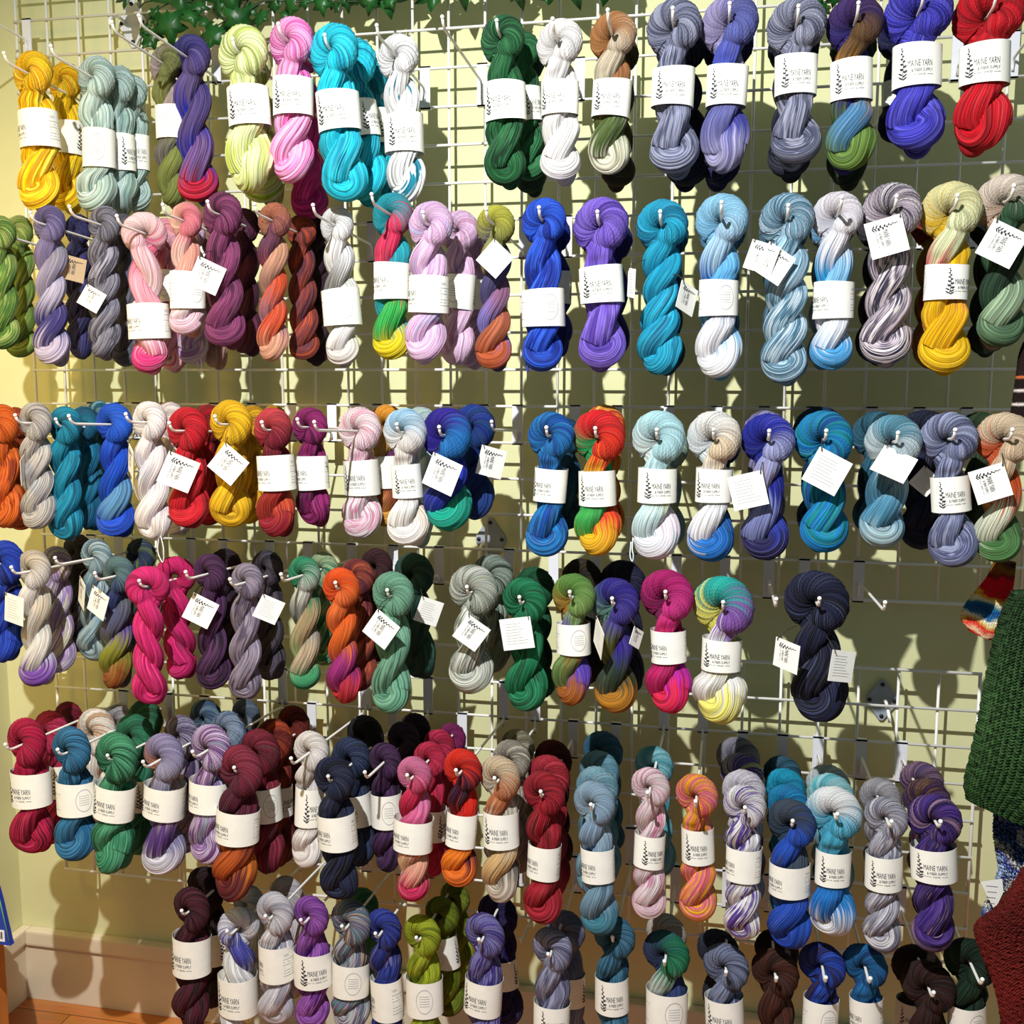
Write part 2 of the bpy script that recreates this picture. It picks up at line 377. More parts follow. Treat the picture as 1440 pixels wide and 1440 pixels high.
    if wb is not None:      # the paper band squeezes the yarn flat
        k = np.exp(-(np.maximum(0, np.abs(V[:, 2] - zb) - hb * 1.14) / (.20 * Rh)) ** 2)
        f = np.maximum(1, np.sqrt((V[:, 0] / (wb * .94)) ** 2 + (V[:, 1] / (wb * .76)) ** 2)); V[:, 0] *= 1 - k + k / f; V[:, 1] *= 1 - k + k / f; V[:, 0] += xb * k
    V = V * np.array([1, -.9, 1])        # toward the viewer is -y
    i = np.arange(n)[:, None]; j = np.arange(mseg)[None, :]; j2 = (j + 1) % mseg
    Fq = np.stack([np.broadcast_to(i * mseg + j, (n, mseg)), (i + 1) * mseg + j + 0 * i, (i + 1) * mseg + j2 + 0 * i, i * mseg + j2 + 0 * i], -1).reshape(-1, 4)
    me = bpy.data.meshes.new('twisted_yarn'); me.vertices.add(len(V)); me.vertices.foreach_set('co', V.astype(np.float32).ravel())
    nf = len(Fq); me.loops.add(nf * 4); me.loops.foreach_set('vertex_index', Fq.astype(np.int32).ravel())
    me.polygons.add(nf); me.polygons.foreach_set('loop_start', np.arange(nf, dtype=np.int32) * 4); me.polygons.foreach_set('loop_total', np.full(nf, 4, np.int32))
    me.polygons.foreach_set('use_smooth', np.ones(nf, bool)); me.update(calc_edges=True)
    at1 = me.attributes.new('yarn', 'FLOAT_VECTOR', 'POINT')
    at1.data.foreach_set('vector', np.stack([np.cos(yt), np.sin(yt), ms + 0 * yt], -1).astype(np.float32).ravel())
    at2 = me.attributes.new('along', 'FLOAT', 'POINT'); at2.data.foreach_set('value', np.repeat(fr, mseg).astype(np.float32))
    return me

# ------------------------------------------------------------------ display hooks clipped to the grid
def display_hook(P, tipd, label, slope=.055, lower=False):
    """P: a world point the arm passes through; tipd: distance of the tip from the grid"""
    d = -P.y; zb = P.z - slope * d
    off = 0.0 if not lower else (1.3579 % CELL)
    k = math.floor((FZ - off - zb) / CELL - .30); zt = FZ - off - k * CELL + .004; zlo = zt - CELL - .008
    t = thing('display_hook', (P.x, -.009, zb), label, 'hook', 'white hooks clipped to the wire grid')
    bm = bmesh.new(); add_box(bm, (-.0105, -.0025, zlo - zb), (.0105, 0, zt - zb)); add_box(bm, (-.0105, -.0025, zt - zb - .003), (.0105, .012, zt - zb)); add_box(bm, (-.0105, -.0025, zlo - zb), (.0105, .011, zlo - zb + .003))
    obj('face_plate', bm, M_plate, t, False)
    rt = tipd - .009
    pts = [(0, -.005, zlo - zb + .012), (0, -.005, -.014), (0, -.0075, -.004), (0, -.014, slope * .012)]
    pts += [(0, -y, slope * y) for y in (.03, rt * .5, rt - .022)] + [(0, -(rt - .012), slope * rt + .001), (0, -(rt - .004), slope * rt + .007), (0, -rt, slope * rt + .015)]
    bm = bmesh.new(); add_tube(bm, pts, .0026, 8); obj('wire_arm', bm, M_hook, t)
    bm = bmesh.new(); bmesh.ops.create_uvsphere(bm, u_segments=10, v_segments=8, radius=.0037); o = obj('tip_bead', bm, M_hook, t); o.location = pts[-1]
    return t

TIPD = {1: .31, 2: .33, 3: .36, 4: .38, 5: .42, 6: .38}
ROWS = {1: 'top', 2: 'second', 3: 'third', 4: 'fourth', 5: 'fifth', 6: 'bottom'}
STATE = dict(row=1, prev=None, n=0)
def row(k): STATE.update(row=k, prev=None)
SPOTS = []
def sk(desc, h, b, w, cols, band=None, tg=None, d=.235, tip=None, ext=.05, behind=None, hook=True, thick=0, hand=1, T=None, where=None, tie=None, e=None):
    STATE['n'] += 1; seed = STATE['n']; rn = ROWS[STATE['row']]
    TD = TIPD[STATE['row']]
    d *= (TD - .055) / .235
    if behind: d = min(d, -STATE['last'][0].y - .056)
    if tip is not None:          # arm is square to the wall: same X at the tip and in the skein
        tx = at(*tip, TD).x; best = min((abs(at(*h, q).x - tx), q) for q in np.arange(.12, TD - .04, .004)); d = best[1]; tipd = TD
    else: tipd = d + ext
    if h is None:
        l = STATE['last']; P = Vector((l[0].x, -d, l[0].z - .055 * (-l[0].y - d))); ax = l[1] * .96; Rh = l[2] * .95; Ln = ax.length; s = 1
    else: P = at(*h, d); Bt = at(*b, d); s = mpp(*h, d); Rh = w * s / 2; ax = Bt - P; Ln = ax.length
    if not behind: STATE['last'] = (P, ax, Rh)
    ang = math.atan2(ax.x, -ax.z)          # lean of the skein in the wall plane
    what = 'in paper band' if band else ('with hang tag' if tg else 'without label')
    if behind: lab = f'{desc} skein {where + " " if where else ""}behind the {behind} skein, {rn} row'
    elif where: lab = f'{desc} skein {what}, {rn} row, {where}'
    elif STATE['prev']: lab = f'{desc} skein {what}, {rn} row, right of {STATE["prev"]}'
    else: lab = f'{desc} skein {what}, at the left end of the {rn} row'
    root = thing('yarn_skein', P, lab, 'yarn', f'yarn skeins hanging in the {rn} row')
    root.rotation_euler = (0, -ang, 0)
    RMt = Matrix.Rotation(-ang, 3, 'Y').inverted()
    zb = wb = hb = None
    if band:
        bx, by, bw, bh, rot = band; q = RMt @ (at(bx, by, d + .3 * Rh) - P); zb = q.z; wb = bw * mpp(bx, by, d) / 2; hb = bh * mpp(bx, by, d) / 2
    TT = T or max(2, round((Ln / Rh - 1.35) / 1.5))
    mode = 'n' if cols[0] == '~' else 's'; cl = cols.lstrip('~').split()
    me = skein_mesh(Rh, Ln, TT, hand, zb, wb, hb, seed, thick, (200, 96) if not behind else (130, 60), q.x * .4 if band else 0)
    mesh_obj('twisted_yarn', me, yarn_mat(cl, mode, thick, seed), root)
    rs = random.Random(seed * 7)
    if rs.random() < .7:
        zz = -(Ln - .62 * Rh); sd = rs.choice((-1, 1)); bm = bmesh.new(); pp = []
        for i in range(13):
            a = PI * i / 12; pp.append(Vector((sd * .12 * Rh + .26 * Rh * math.cos(a), (.30 + .12 * math.sin(a)) * Rh, zz + .45 * Rh * (1 - math.sin(a)) - .42 * Rh * math.sin(a))))
        add_tube(bm, spline(pp, 3), .30 * Rh, 28)
        lay = bm.verts.layers.float_vector.new('yarn'); la = bm.verts.layers.float.new('along'); bm.verts.ensure_lookup_table()
        for i, v in enumerate(bm.verts):
            a = (i % 28) / 28 * 2 * PI + (i // 28) * .05; v[lay] = Vector((math.cos(a), math.sin(a), 3 + (i // 28) * .06)); v[la] = .3
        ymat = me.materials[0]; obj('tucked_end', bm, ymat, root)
    if band: paper_band(root, zb, q.x * .4, wb, wb * .82, hb, rot, random.Random(seed).uniform(-.05, .05), seed)
    for tt in (tg or []):
        tx, ty, ts, tr = tt[:4]; o = dict(tt[4]) if len(tt) > 4 else {}
        dd = o.pop('d', d - .05 if False else d + Rh * 1.02)
        k = bpy.data.objects.new('x', None); k.location = P
        hang_tag(root, Vector((0, 0, 0)), tx, ty, ts, tr, dd, **o) if False else place_tag(root, P, RMt, tx, ty, ts, tr, dd, o)
    if tie:
        rngt = random.Random(seed); bm = bmesh.new(); q = RMt @ (at(*tie[:2], d + .2 * Rh) - P); l = tie[2] * s
        add_tube(bm, spline([q + Vector((0, .01, .02)), q, q + Vector((l * .12, -.002, -l * .5)), q + Vector((l * .05, 0, -l)), q + Vector((-l * .16, .002, -l * .55)), q + Vector((-.003, .006, .012))], 5), .0011, 6)
        obj('yarn_tie', bm, bpy.data.materials.get('tie_' + tie[3]) or mat('tie_' + tie[3], tie[3], .9), root)
    if hook and not behind:
        display_hook(P, tipd, f'white hook holding the {desc} skein in the {rn} row', lower=STATE['row'] > 4)
    if not behind: STATE['prev'] = desc
    return root
def place_tag(root, P, RMt, tx, ty, ts, tr, dd, o):
    s = mpp(tx, ty, dd) * ts / 2; p = RMt @ (at(tx, ty, dd) - P)
    side = o.get('side', 'F'); yaw = o.get('yaw', 0)
    bm = bmesh.new(); add_box(bm, (-s, -.0004, -s), (s, .0004, s))
    t = obj('hang_tag', bm, M_kraft if o.get('kraft') else M_card, root, False); t.location = p
    Rt = Matrix.Rotation(math.radians(yaw), 3, 'Z') @ Matrix.Rotation(math.radians(o.get('pitch', 0)), 3, 'X') @ Matrix.Rotation(math.radians(tr), 3, 'Y'); t.rotation_euler = Rt.to_euler()
    V, Fc = LOGO if side == 'F' else CARDBACK
    v3 = [(y * .86 * s, -.0007, -(x - .12) * .95 * s) for x, y in V] if side == 'F' else [(x * s, -.0007, y * s) for x, y in V]
    nm = 'printed_logo' if side == 'F' else 'printed_text'
    mesh_obj(nm, geo_mesh(nm, v3, Fc, M_ink if side == 'F' else M_ink2), None, t)
    cor = max((Rt @ Vector((a * s * .86, -.001, c * s * .86)) for a in (-1, 1) for c in (-1, 1)), key=lambda q: q.z)
    st = p + cor; back = Vector((st.x * .5, p.y * .35, st.z + .018))
    bm = bmesh.new(); add_tube(bm, spline([st + Vector((.001, .002, -.002)), st + Vector((.001, -.003, .003)), (st + back) / 2 + Vector((0, -.004, .005)), back], 5), .0008, 5)
    obj('string', bm, M_string, root)

# ------------------------------------------------------------------ every skein: head centre, lowest point, head width in the photo
# colours run along the strand: low left, left, left of head, top, right of head, front, low right   (~ = mottled)
row(1)
sk('sunny yellow', (47, 107), (58, 297), 60, '~ f0b400 ffd21a e8a900 ffe04a', band=(53, 181, 50, 44, -48), tip=(6, 87), thick=1)
sk('second sunny yellow', (92, 118), (98, 298), 52, '~ f0b400 ffd21a e09a00', band=(96, 193, 42, 40, 100), d=.085, behind='sunny yellow', thick=1)
sk('pale aqua thick', (136, 112), (135, 300), 58, '~ a9c4bd bfd6cf 94b3ac', band=(138, 208, 42, 46, 150), tip=(72, 78), thick=1)
sk('second pale aqua thick', (167, 122), (170, 300), 52, '~ a9c4bd b7d0c9 8aaaa4', band=(168, 214, 36, 44, 70), d=.115, behind='pale aqua thick', thick=1)
sk('third pale aqua thick', (187, 132), (193, 298), 46, '~ a0bcb5 b7d0c9 84a49e', band=(191, 214, 34, 44, 30), d=.06, behind='pale aqua thick', where='deepest', thick=1)
sk('grey and olive streaked', (233, 92), (246, 292), 50, '6d7a3a 77823f a79a96 b9a7a6 7b8048 8d9550 6d6a68 59663a', band=(238, 171, 38, 42, 140), tip=(133, 60))
sk('deep navy purple red', (268, 84), (281, 287), 62, 'b81838 2a2a9c 50407c 3a3270 34307a 5c4c84 2a2aa0 6a4c88 8a1c50', tip=(181, 55), thick=1, T=3)
sk('pale lime', (342, 78), (352, 272), 76, '~ d3e082 e3ecae c4d466', band=(350, 148, 56, 48, 0), tip=(327, 54), thick=1)
sk('second pale lime', (352, 98), (375, 288), 66, '~ c3d07a d8e0a4 9cc03a', d=.14, behind='pale lime', thick=1)
sk('bubblegum pink', (410, 62), (412, 260), 68, '~ f08cc4 f6a4d2 e868b4', band=(410, 135, 54, 48, 0), tip=(391, 49), thick=1)
sk('hot magenta', (420, 84), (438, 310), 58, '~ e03a94 d02a86 ee58a8', d=.12, behind='bubblegum pink', thick=1)
sk('bright turquoise', (470, 74), (487, 284), 74, '~ 12b0cc 20c6de 0a96b4', band=(470, 156, 58, 50, -6), tip=(457, 54), thick=1)
sk('second bright turquoise', (497, 92), (520, 285), 70, '~ 10a6c2 1cbcd6 0888a6', band=(508, 166, 46, 46, 60), d=.14, behind='bright turquoise', thick=1)
sk('third bright turquoise', (520, 112), (540, 296), 58, '~ 0e9cb8 16b0cc 087c98', band=(530, 178, 40, 44, 60), d=.07, behind='bright turquoise', where='deepest', thick=1)
sk('white with teal flecks', (560, 82), (576, 287), 62, '~ e8e8e8 f4f2f0 f0eeee f4f2f0 f0f0f0 1c7c94', band=(566, 187, 54, 50, 6), tip=(530, 50), thick=1)
sk('dark forest green', (707, 56), (711, 262), 66, '~ 1d5c34 2a7040 0f3a22 347a4a', band=(711, 142, 57, 50, -14))
sk('second forest green', (735, 72), (747, 256), 52, '~ 1d5c34 2f7a48 0f3a22', band=(741, 146, 40, 46, 40), d=.17, behind='dark forest green')
sk('third forest green', (742, 92), (747, 274), 50, '~ 14402a 0c2a1a', band=(748, 160, 38, 40, 60), d=.10, behind='dark forest green', where='deepest')
sk('pure white', (787, 62), (789, 257), 68, '~ ece8e6 f4f0ee e4dede', band=(785, 137, 52, 46, -18), ext=.075)
sk('copper sage and cream', (862, 52), (857, 246), 68, 'e6e2c8 3c5420 8a5a34 a8703c b07848 c8b8a0 c4c4a6 4a5c2c e0dcc4', band=(860, 138, 54, 50, -10), ext=.08)
sk('dark bronze', (870, 80), (869, 266), 58, '~ 3a3018 584420 26281a', d=.15, behind='copper sage and cream')
sk('first slate grey', (948, 40), (948, 247), 80, '~ 6c7090 9296b0 50546e a4a6be', band=(944, 122, 60, 52, -6))
sk('dark navy', (958, 70), (968, 264), 72, '~ 16183a 0e1028', d=.14, behind='first slate grey')
sk('lavender and royal blue', (1026, 34), (1018, 244), 82, 'a09cc4 6466a6 8a84b0 9a90ba 5a60a4 4450b4 3a3c90 b4b0d4', band=(1021, 120, 58, 56, -6), hand=1)
sk('deep indigo', (1024, 66), (1012, 264), 72, '~ 12143c 1a1c50', d=.14, behind='lavender and royal blue')
sk('second slate grey', (1120, 38), (1120, 234), 84, '~ 6e7290 a0a2b8 4e526a 8a8ca6', band=(1118, 105, 60, 56, 0))
sk('charcoal', (1116, 66), (1108, 252), 72, '~ 16182a 22243a', d=.14, behind='second slate grey')
sk('purple bronze and green', (1202, 34), (1194, 240), 80, '6a8a3c 5c7a34 30206a 2a1c6c 3c2460 5c4020 c88a2a 4a7ea8 74923e', band=(1197, 112, 60, 56, -12))
sk('dark moss', (1200, 66), (1190, 264), 66, '~ 18241a 24341e', d=.14, behind='purple bronze and green')
sk('violet blue', (1291, 20), (1287, 216), 96, '~ 3c36b4 4a46cc 2c2890 5c58d8', band=(1290, 92, 70, 60, -8))
sk('near black blue', (1270, 50), (1262, 205), 70, '~ 12143c 1c1e4c', band=(1263, 130, 48, 36, 90), d=.13, behind='violet blue')
sk('cherry red', (1390, 22), (1378, 213), 98, '~ c00a1c d41024 9a0414', band=(1388, 89, 72, 58, -16))

row(2)
sk('leaf green edge', (2, 330), (6, 492), 46, '~ 7a9a48 4e7a34 9cb064', d=.24)
sk('olive green', (27, 328), (31, 503), 44, '~ 8aa050 6a8a3a a4b26a', d=.15, hook=False)
sk('lavender and indigo', (70, 318), (74, 513), 52, 'c0b6d4 3c3678 9a94b8 8c8a9c 5c5488 8078a8 b4b0cc 3a3480 a8a0c8', tip=(43, 308))
sk('midnight blue', (110, 325), (114, 506), 42, '~ 24244e 3a3a78 181838', tg=[(103, 378, 30, 10, dict(kraft=True, yaw=55, d=.24))], d=.11, behind='lavender and indigo')
sk('ash grey', (147, 318), (146, 505), 50, '~ 6c6c80 8a8a9c 50505e a0a0b4', tip=(97, 299), tg=[(129, 420, 27, 28, dict(yaw=20))])
sk('pewter grey', (172, 326), (180, 516), 46, '~ 6a6a7a 50505c', d=.1, behind='ash grey')
sk('pink and white', (203, 328), (212, 525), 54, 'd83a80 f0b8c8 e89cb0 e06a8c f4d4da f0bcca f6dce2 f2c2d0 e04c8c', band=(204, 452, 54, 43, -35), tip=(165, 311), hand=-1)
sk('rose pink', (232, 332), (244, 522), 46, '~ e4849c f0b0c0 d05a80', band=(234, 402, 36, 40, 130), d=.12, behind='pink and white')
sk('peach and rose', (262, 312), (262, 472), 50, 'e8c0d4 f0c8c8 e89c8c f0bca4 e47c8c f4d0c8 f2e4e8 e4b8d8', band=(262, 408, 46, 46, 180), tip=(228, 288))
sk('lilac', (268, 330), (271, 512), 46, '~ d8b0dc ecd4ec b88ac4', d=.12, behind='peach and rose', tie=(281, 498, 26, 'e8e2e4'))
sk('dusky plum', (313, 304), (318, 489), 62, '~ 6a2c54 843c68 4c1c3c', tip=(292, 295), tg=[(291, 388, 38, 24, dict(yaw=32))])
sk('tan rose', (302, 340), (301, 518), 44, '~ b0847c c49a8c', d=.07, behind='dusky plum', where='low down')
sk('wine plum', (342, 320), (347, 499), 50, '~ 54203c 3c142c', d=.13, behind='dusky plum')
sk('rust and mauve', (386, 312), (383, 509), 50, 'd89c80 c84a28 a87c6c c08c70 b46c50 6c3c58 d4502c 9c6c78 dc9c84', tip=(358, 295))
sk('burnt orange', (424, 326), (428, 507), 46, '~ c05030 8a3c34 5a2a38', d=.12, behind='rust and mauve')
sk('dark plum', (445, 322), (444, 513), 44, '~ 3a1c30 28121f', d=.06, behind='rust and mauve', where='deepest')
sk('white with grey', (474, 318), (484, 515), 52, 'e0d8d4 f0eef0 8a8680 d8d8dc e8e8ea f4f4f4 e4e4e0 cfd0bc e0d8dc', band=(479, 432, 52, 47, 150), tip=(440, 294))
sk('teal red and yellow', (552, 304), (551, 507), 62, 'e8d010 20a0a0 1490a4 18a0ac 1898a8 d8305c e8506c 30a84c e8c810', band=(547, 395, 50, 48, -36), tip=(523, 282))
sk('pastel lilac pink', (606, 318), (596, 510), 66, '~ e4b4e0 f0ccec dca8d8 c0b8e0', band=(603, 414, 56, 48, -62))
sk('second pastel lilac pink', (646, 326), (640, 515), 58, '~ e0b0dc ecc8e8 d8a0c4', band=(646, 410, 46, 46, 120), d=.16, behind='pastel lilac pink')
sk('dim pastel lilac', (662, 345), (662, 518), 50, '~ c8a0cc dcb8dc', band=(668, 414, 40, 42, 110), d=.09, behind='pastel lilac pink', where='deepest')
sk('purple olive and rust', (697, 318), (694, 520), 58, 'c05a30 a85a3c 4a4474 504878 b4b03c 8a8a4c 8a5a7c 7c74c0 c06838', tg=[(696, 364, 38, 42, dict(side='B'))], ext=.075)
sk('royal blue', (765, 312), (763, 523), 66, '~ 1c48c4 2a5cdc 12309c', band=(763, 433, 60, 50, 150), tie=(742, 506, 16, '1c3cac'))
sk('dark royal blue', (777, 332), (782, 500), 54, '~ 142c94 0e2074', band=(785, 404, 44, 44, 110), d=.16, behind='royal blue')
sk('soft purple', (845, 318), (847, 520), 80, '~ 6a4cbc 8468d4 5236a0', band=(846, 400, 62, 50, -10))
sk('shaded violet', (858, 340), (858, 505), 64, '~ 3a2880 2a1c60', d=.16, behind='soft purple')
sk('teal blue', (931, 318), (928, 529), 74, '~ 1090b8 1ca4c8 0a7498', tg=[(966, 420, 40, 20, dict(yaw=55)), (888, 398, 40, 8, dict(yaw=-70, side='B'))], T=4)
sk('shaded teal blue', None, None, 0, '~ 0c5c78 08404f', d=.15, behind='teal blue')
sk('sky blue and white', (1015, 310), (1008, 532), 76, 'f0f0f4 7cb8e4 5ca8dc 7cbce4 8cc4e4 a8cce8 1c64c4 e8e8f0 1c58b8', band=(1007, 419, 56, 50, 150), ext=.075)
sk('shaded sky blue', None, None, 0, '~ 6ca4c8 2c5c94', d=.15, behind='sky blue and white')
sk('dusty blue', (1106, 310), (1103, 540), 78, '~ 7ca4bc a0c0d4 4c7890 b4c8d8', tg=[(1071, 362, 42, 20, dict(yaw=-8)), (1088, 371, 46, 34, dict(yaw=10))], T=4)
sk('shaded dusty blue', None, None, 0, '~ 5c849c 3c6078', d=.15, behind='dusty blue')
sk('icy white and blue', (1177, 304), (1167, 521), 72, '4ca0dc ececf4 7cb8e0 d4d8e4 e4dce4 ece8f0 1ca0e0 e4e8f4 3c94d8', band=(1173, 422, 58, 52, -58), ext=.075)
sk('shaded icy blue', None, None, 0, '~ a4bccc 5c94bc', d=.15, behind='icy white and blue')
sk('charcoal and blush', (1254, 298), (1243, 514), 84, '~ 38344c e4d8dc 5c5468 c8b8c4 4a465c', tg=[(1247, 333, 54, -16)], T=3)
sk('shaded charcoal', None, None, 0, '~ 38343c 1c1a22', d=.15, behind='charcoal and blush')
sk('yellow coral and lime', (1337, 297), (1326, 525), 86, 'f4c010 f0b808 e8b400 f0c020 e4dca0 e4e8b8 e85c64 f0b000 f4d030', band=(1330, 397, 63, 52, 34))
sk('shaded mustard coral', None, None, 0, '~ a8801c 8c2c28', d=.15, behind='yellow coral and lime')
sk('forest and peach', (1414, 284), (1405, 490), 84, '4c6c4c 2c4c34 1c3424 d8b49c e4d4c4 2c5034 3c6044 90a888 4c7050', tg=[(1409, 343, 56, 28)])
sk('black green', (1395, 318), (1384, 500), 62, '~ 14201a 1c2c20', d=.15, behind='forest and peach')

row(3)
sk('burnt orange', (4, 598), (10, 742), 52, '~ c8501c e0681c 8c3010', d=.24)
sk('copper orange', (22, 596), (34, 745), 42, '~ b4481c 7c2c10', d=.15, hook=False)
sk('light grey', (50, 595), (55, 744), 52, '~ a8a4a8 c0bcb8 8c8890', tip=None, tg=[(32, 661, 32, 10, dict(yaw=-62))], ext=.06)
sk('peacock teal', (92, 600), (92, 760), 52, '~ 0c7ca0 1490b4 085c7c', d=.21, hook=True, ext=.03)
sk('second peacock teal', (118, 598), (130, 745), 48, '~ 0c7498 085478', d=.14, behind='peacock teal')
sk('bright azure', (161, 597), (164, 754), 56, '1c50d4 1454d0 0c48c4 1450d0 1c5cd8 1848cc 5c94c4 1c48d4', tip=(98, 602))
sk('dim teal', (140, 585), (146, 735), 40, '~ 0c5c80 84b0b8', d=.09, behind='bright azure')
sk('snow white', (211, 594), (216, 761), 54, '~ ece4e6 f6f0f0 e0d6da', tip=(177, 590), tg=[(184, 648, 36, 16, dict(yaw=-50))], tie=(226, 752, 36, 'e8e2e4'))
sk('second white', (238, 592), (248, 752), 50, '~ e8e0e2 d8ccd0', d=.12, behind='snow white')
sk('scarlet red', (264, 606), (268, 742), 62, '~ b80c20 cc1428 8c0818', tip=(239, 604), tg=[(251, 664, 42, 24, dict(yaw=35))])
sk('deep red', (293, 598), (296, 738), 54, '~ a00c1c 780814', d=.13, behind='scarlet red')
sk('mustard yellow', (325, 597), (324, 743), 64, '~ dca80c e8b818 c08c08', tip=(302, 594), tg=[(321, 653, 40, 38, dict(yaw=8))])
sk('second mustard', (356, 598), (350, 736), 52, '~ d4a410 b08008', d=.15, behind='mustard yellow')
sk('dull mustard', (385, 593), (375, 728), 44, '~ b8900c 907008', d=.07, behind='mustard yellow', where='deepest')
sk('garnet with copper', (384, 605), (390, 754), 60, '8c1028 a0281c 6c1030 941430 c03c44 741028 4c0c24 c04420 780c24', band=(387, 665, 50, 45, -38), tip=(368, 604))
sk('magenta plum', (436, 601), (443, 740), 54, '~ 7c1450 94206c 54103c', band=(435, 665, 44, 44, -40), d=.2, ext=.06)
sk('pale pink and white', (506, 606), (510, 757), 64, '~ f4dce4 f8ecf0 e8a0bc fcf4f4', band=(507, 672, 48, 46, -14), tip=(426, 607))
sk('orange and plum mix', (544, 597), (546, 740), 54, 'e0a040 d86c34 5c2c60 e89c30 e0b060 8c3c2c d8d0c0', band=(540, 664, 36, 42, -50), d=.13, behind='pale pink and white')
sk('white with sky tint', (570, 608), (576, 767), 66, 'f2ece8 f4f0ec f0e8e4 f6f2f0 9cc8e8 f0e8e4 f4ece4 e8d4c4 f4f0ec', band=(569, 677, 42, 44, 4))
sk('pale mint', (592, 600), (585, 769), 54, '~ c0d4d0 a8c4c4', d=.15, behind='white with sky tint')
sk('indigo and teal', (628, 612), (632, 746), 76, '10a088 1c2c98 1c30b4 2c1c94 2c1c8c 1c74c0 1858a0 14947c 241c90', tg=[(622, 667, 46, 24, dict(yaw=-6))])
sk('navy and indigo', (666, 602), (668, 730), 66, '~ 141c7c 0c3c7c 1c2ca0', tg=[(691, 650, 40, 16, dict(yaw=40))], d=.15, behind='indigo and teal')
sk('ocean blue', (775, 613), (767, 782), 68, '~ 1464b0 1c80c8 0c4890 1c50b0', band=(776, 683, 46, 47, -30))
sk('deep teal shade', (797, 615), (797, 745), 52, '~ 0c4c6c 083850', d=.14, behind='ocean blue')
sk('rainbow striped', (842, 614), (841, 781), 76, 'f0b414 3ca44c 20a05c 1c9c54 d81420 e03018 f0c030 e84020 f0b818', band=(836, 687, 52, 48, -16))
sk('lime and tangerine', (850, 600), (852, 760), 62, '~ d8d060 f08428 d02820', d=.15, behind='rainbow striped')
sk('pale mint white', (926, 616), (920, 786), 78, 'e8e8f0 c8e4e8 d8dca0 dce8e4 b4e0e8 b8e4ec d8eaec ecd8e4 d8ecec', band=(923, 683, 55, 48, 8), tie=(889, 772, 18, 'd4e4e4'))
sk('speckled aqua', (938, 630), (936, 772), 62, '~ 8cb4bc b8c89c', d=.15, behind='pale mint white')
sk('white with blue tail', (1004, 616), (998, 789), 78, '1c6cc0 f0f0f4 e0e4e8 dce8ec e8e6e2 e8d0b0 f0ece8 2464b0 1c78cc', band=(1006, 683, 52, 48, -20))
sk('shaded blue', (1012, 628), (1004, 770), 58, '~ 143c6c 0c2444', d=.15, behind='white with blue tail')
sk('indigo and lavender', (1080, 618), (1075, 787), 76, '242054 7c84bc 1c2488 1c2488 2028a0 9ca0d0 c4b4cc 3040a8 28205c', tg=[(1052, 690, 50, -14, dict(side='B'))])
sk('lavender shade', (1076, 608), (1080, 770), 64, '~ 9c98c0 5c588c', d=.15, behind='indigo and lavender')
sk('cerulean and jade', (1158, 618), (1159, 776), 84, '~ 0c70b4 1080c4 148c94 0c549c', tg=[(1163, 663, 54, 30, dict(side='B', yaw=6))])
sk('deep ocean', (1152, 608), (1150, 755), 76, '~ 0c2c54 083c5c', d=.14, behind='cerulean and jade')
sk('frosted blue', (1256, 621), (1236, 770), 80, 'a8c4cc 4c8cac a4bcc8 c8d8dc 5c98b0 c4d4dc 4c84a0 3c84b0 74a8c8', tg=[(1257, 653, 52, 24, dict(side='B', pitch=-42))])
sk('dark teal', (1234, 612), (1228, 752), 72, '~ 1c4c64 2c6880 10303c', d=.15, behind='frosted blue')
sk('blue grey', (1334, 617), (1341, 797), 80, '~ 747ca4 a0a8c8 54587c 8c90b4', band=(1339, 695, 56, 52, -4))
sk('ink navy', (1300, 612), (1293, 772), 76, '~ 141830 1c2444', tg=[(1301, 677, 34, 40, dict(side='B', d=.26))], d=.15, behind='blue grey')
sk('orange white and green', (1412, 617), (1400, 790), 80, '4c7c44 d8dcc4 c84c18 d0582c e0c8a8 dcc0a0 dc8c54 3c5c34 5c8c4c', tg=[(1393, 680, 52, -20)])
sk('moss green', (1378, 610), (1380, 765), 66, '~ 2c4428 1c2c1c', d=.15, behind='orange white and green')

row(4)
sk('cobalt blue', (8, 792), (8, 930), 58, '~ 1434a8 1c44c0 0c2070', d=.22, ext=.04)
sk('cream and violet', (48, 802), (54, 963), 52, '7c4cb0 e8e4e4 d0c4b0 dcd4c4 c8bcac ece8e8 d8d4cc e8e4dc 6c40a4', tip=(17, 805), tg=[(20, 857, 36, 6, dict(side='B', yaw=-18))])
sk('lilac white', (80, 794), (84, 945), 48, '~ dcd4dc a888c8 e4e0c4', d=.13, behind='cream and violet')
sk('misty blue', (136, 784), (132, 930), 48, '~ 7c9cac a4bcc4 5c7488', tip=(78, 788), tg=[(115, 834, 34, 10, dict(yaw=-45))])
sk('dusk brown', (110, 776), (112, 915), 46, '~ 4c4448 342c30', d=.07, behind='misty blue')
sk('olive and denim', (167, 809), (162, 967), 50, '8c4c1c 7c8430 5c5c7c 54605c 5c7c80 2c3c70 5c3c9c 8a8c24 7c401c', tip=(133, 813), tg=[(138, 848, 34, 18, dict(yaw=-20))])
sk('mossy blue', (198, 782), (190, 930), 46, '~ 2c3c5c 6c7c4c', d=.09, behind='olive and denim')
sk('hot pink', (208, 824), (211, 991), 52, '~ d41c6c e42c7c b81058', ext=.03, hand=-1)
sk('second hot pink', (246, 809), (256, 954), 50, '~ cc1c68 dc2474 a01050', d=.16, behind='hot pink', hand=-1, tie=(232, 840, 70, '3c1c2c'))
sk('aubergine', (296, 806), (302, 968), 52, '~ 3c1c40 542c58 28102c', tip=(262, 813), tg=[(282, 859, 36, 28, dict(yaw=14))])
sk('black aubergine', (318, 798), (320, 945), 50, '~ 1c0c20 28142c', d=.1, behind='aubergine')
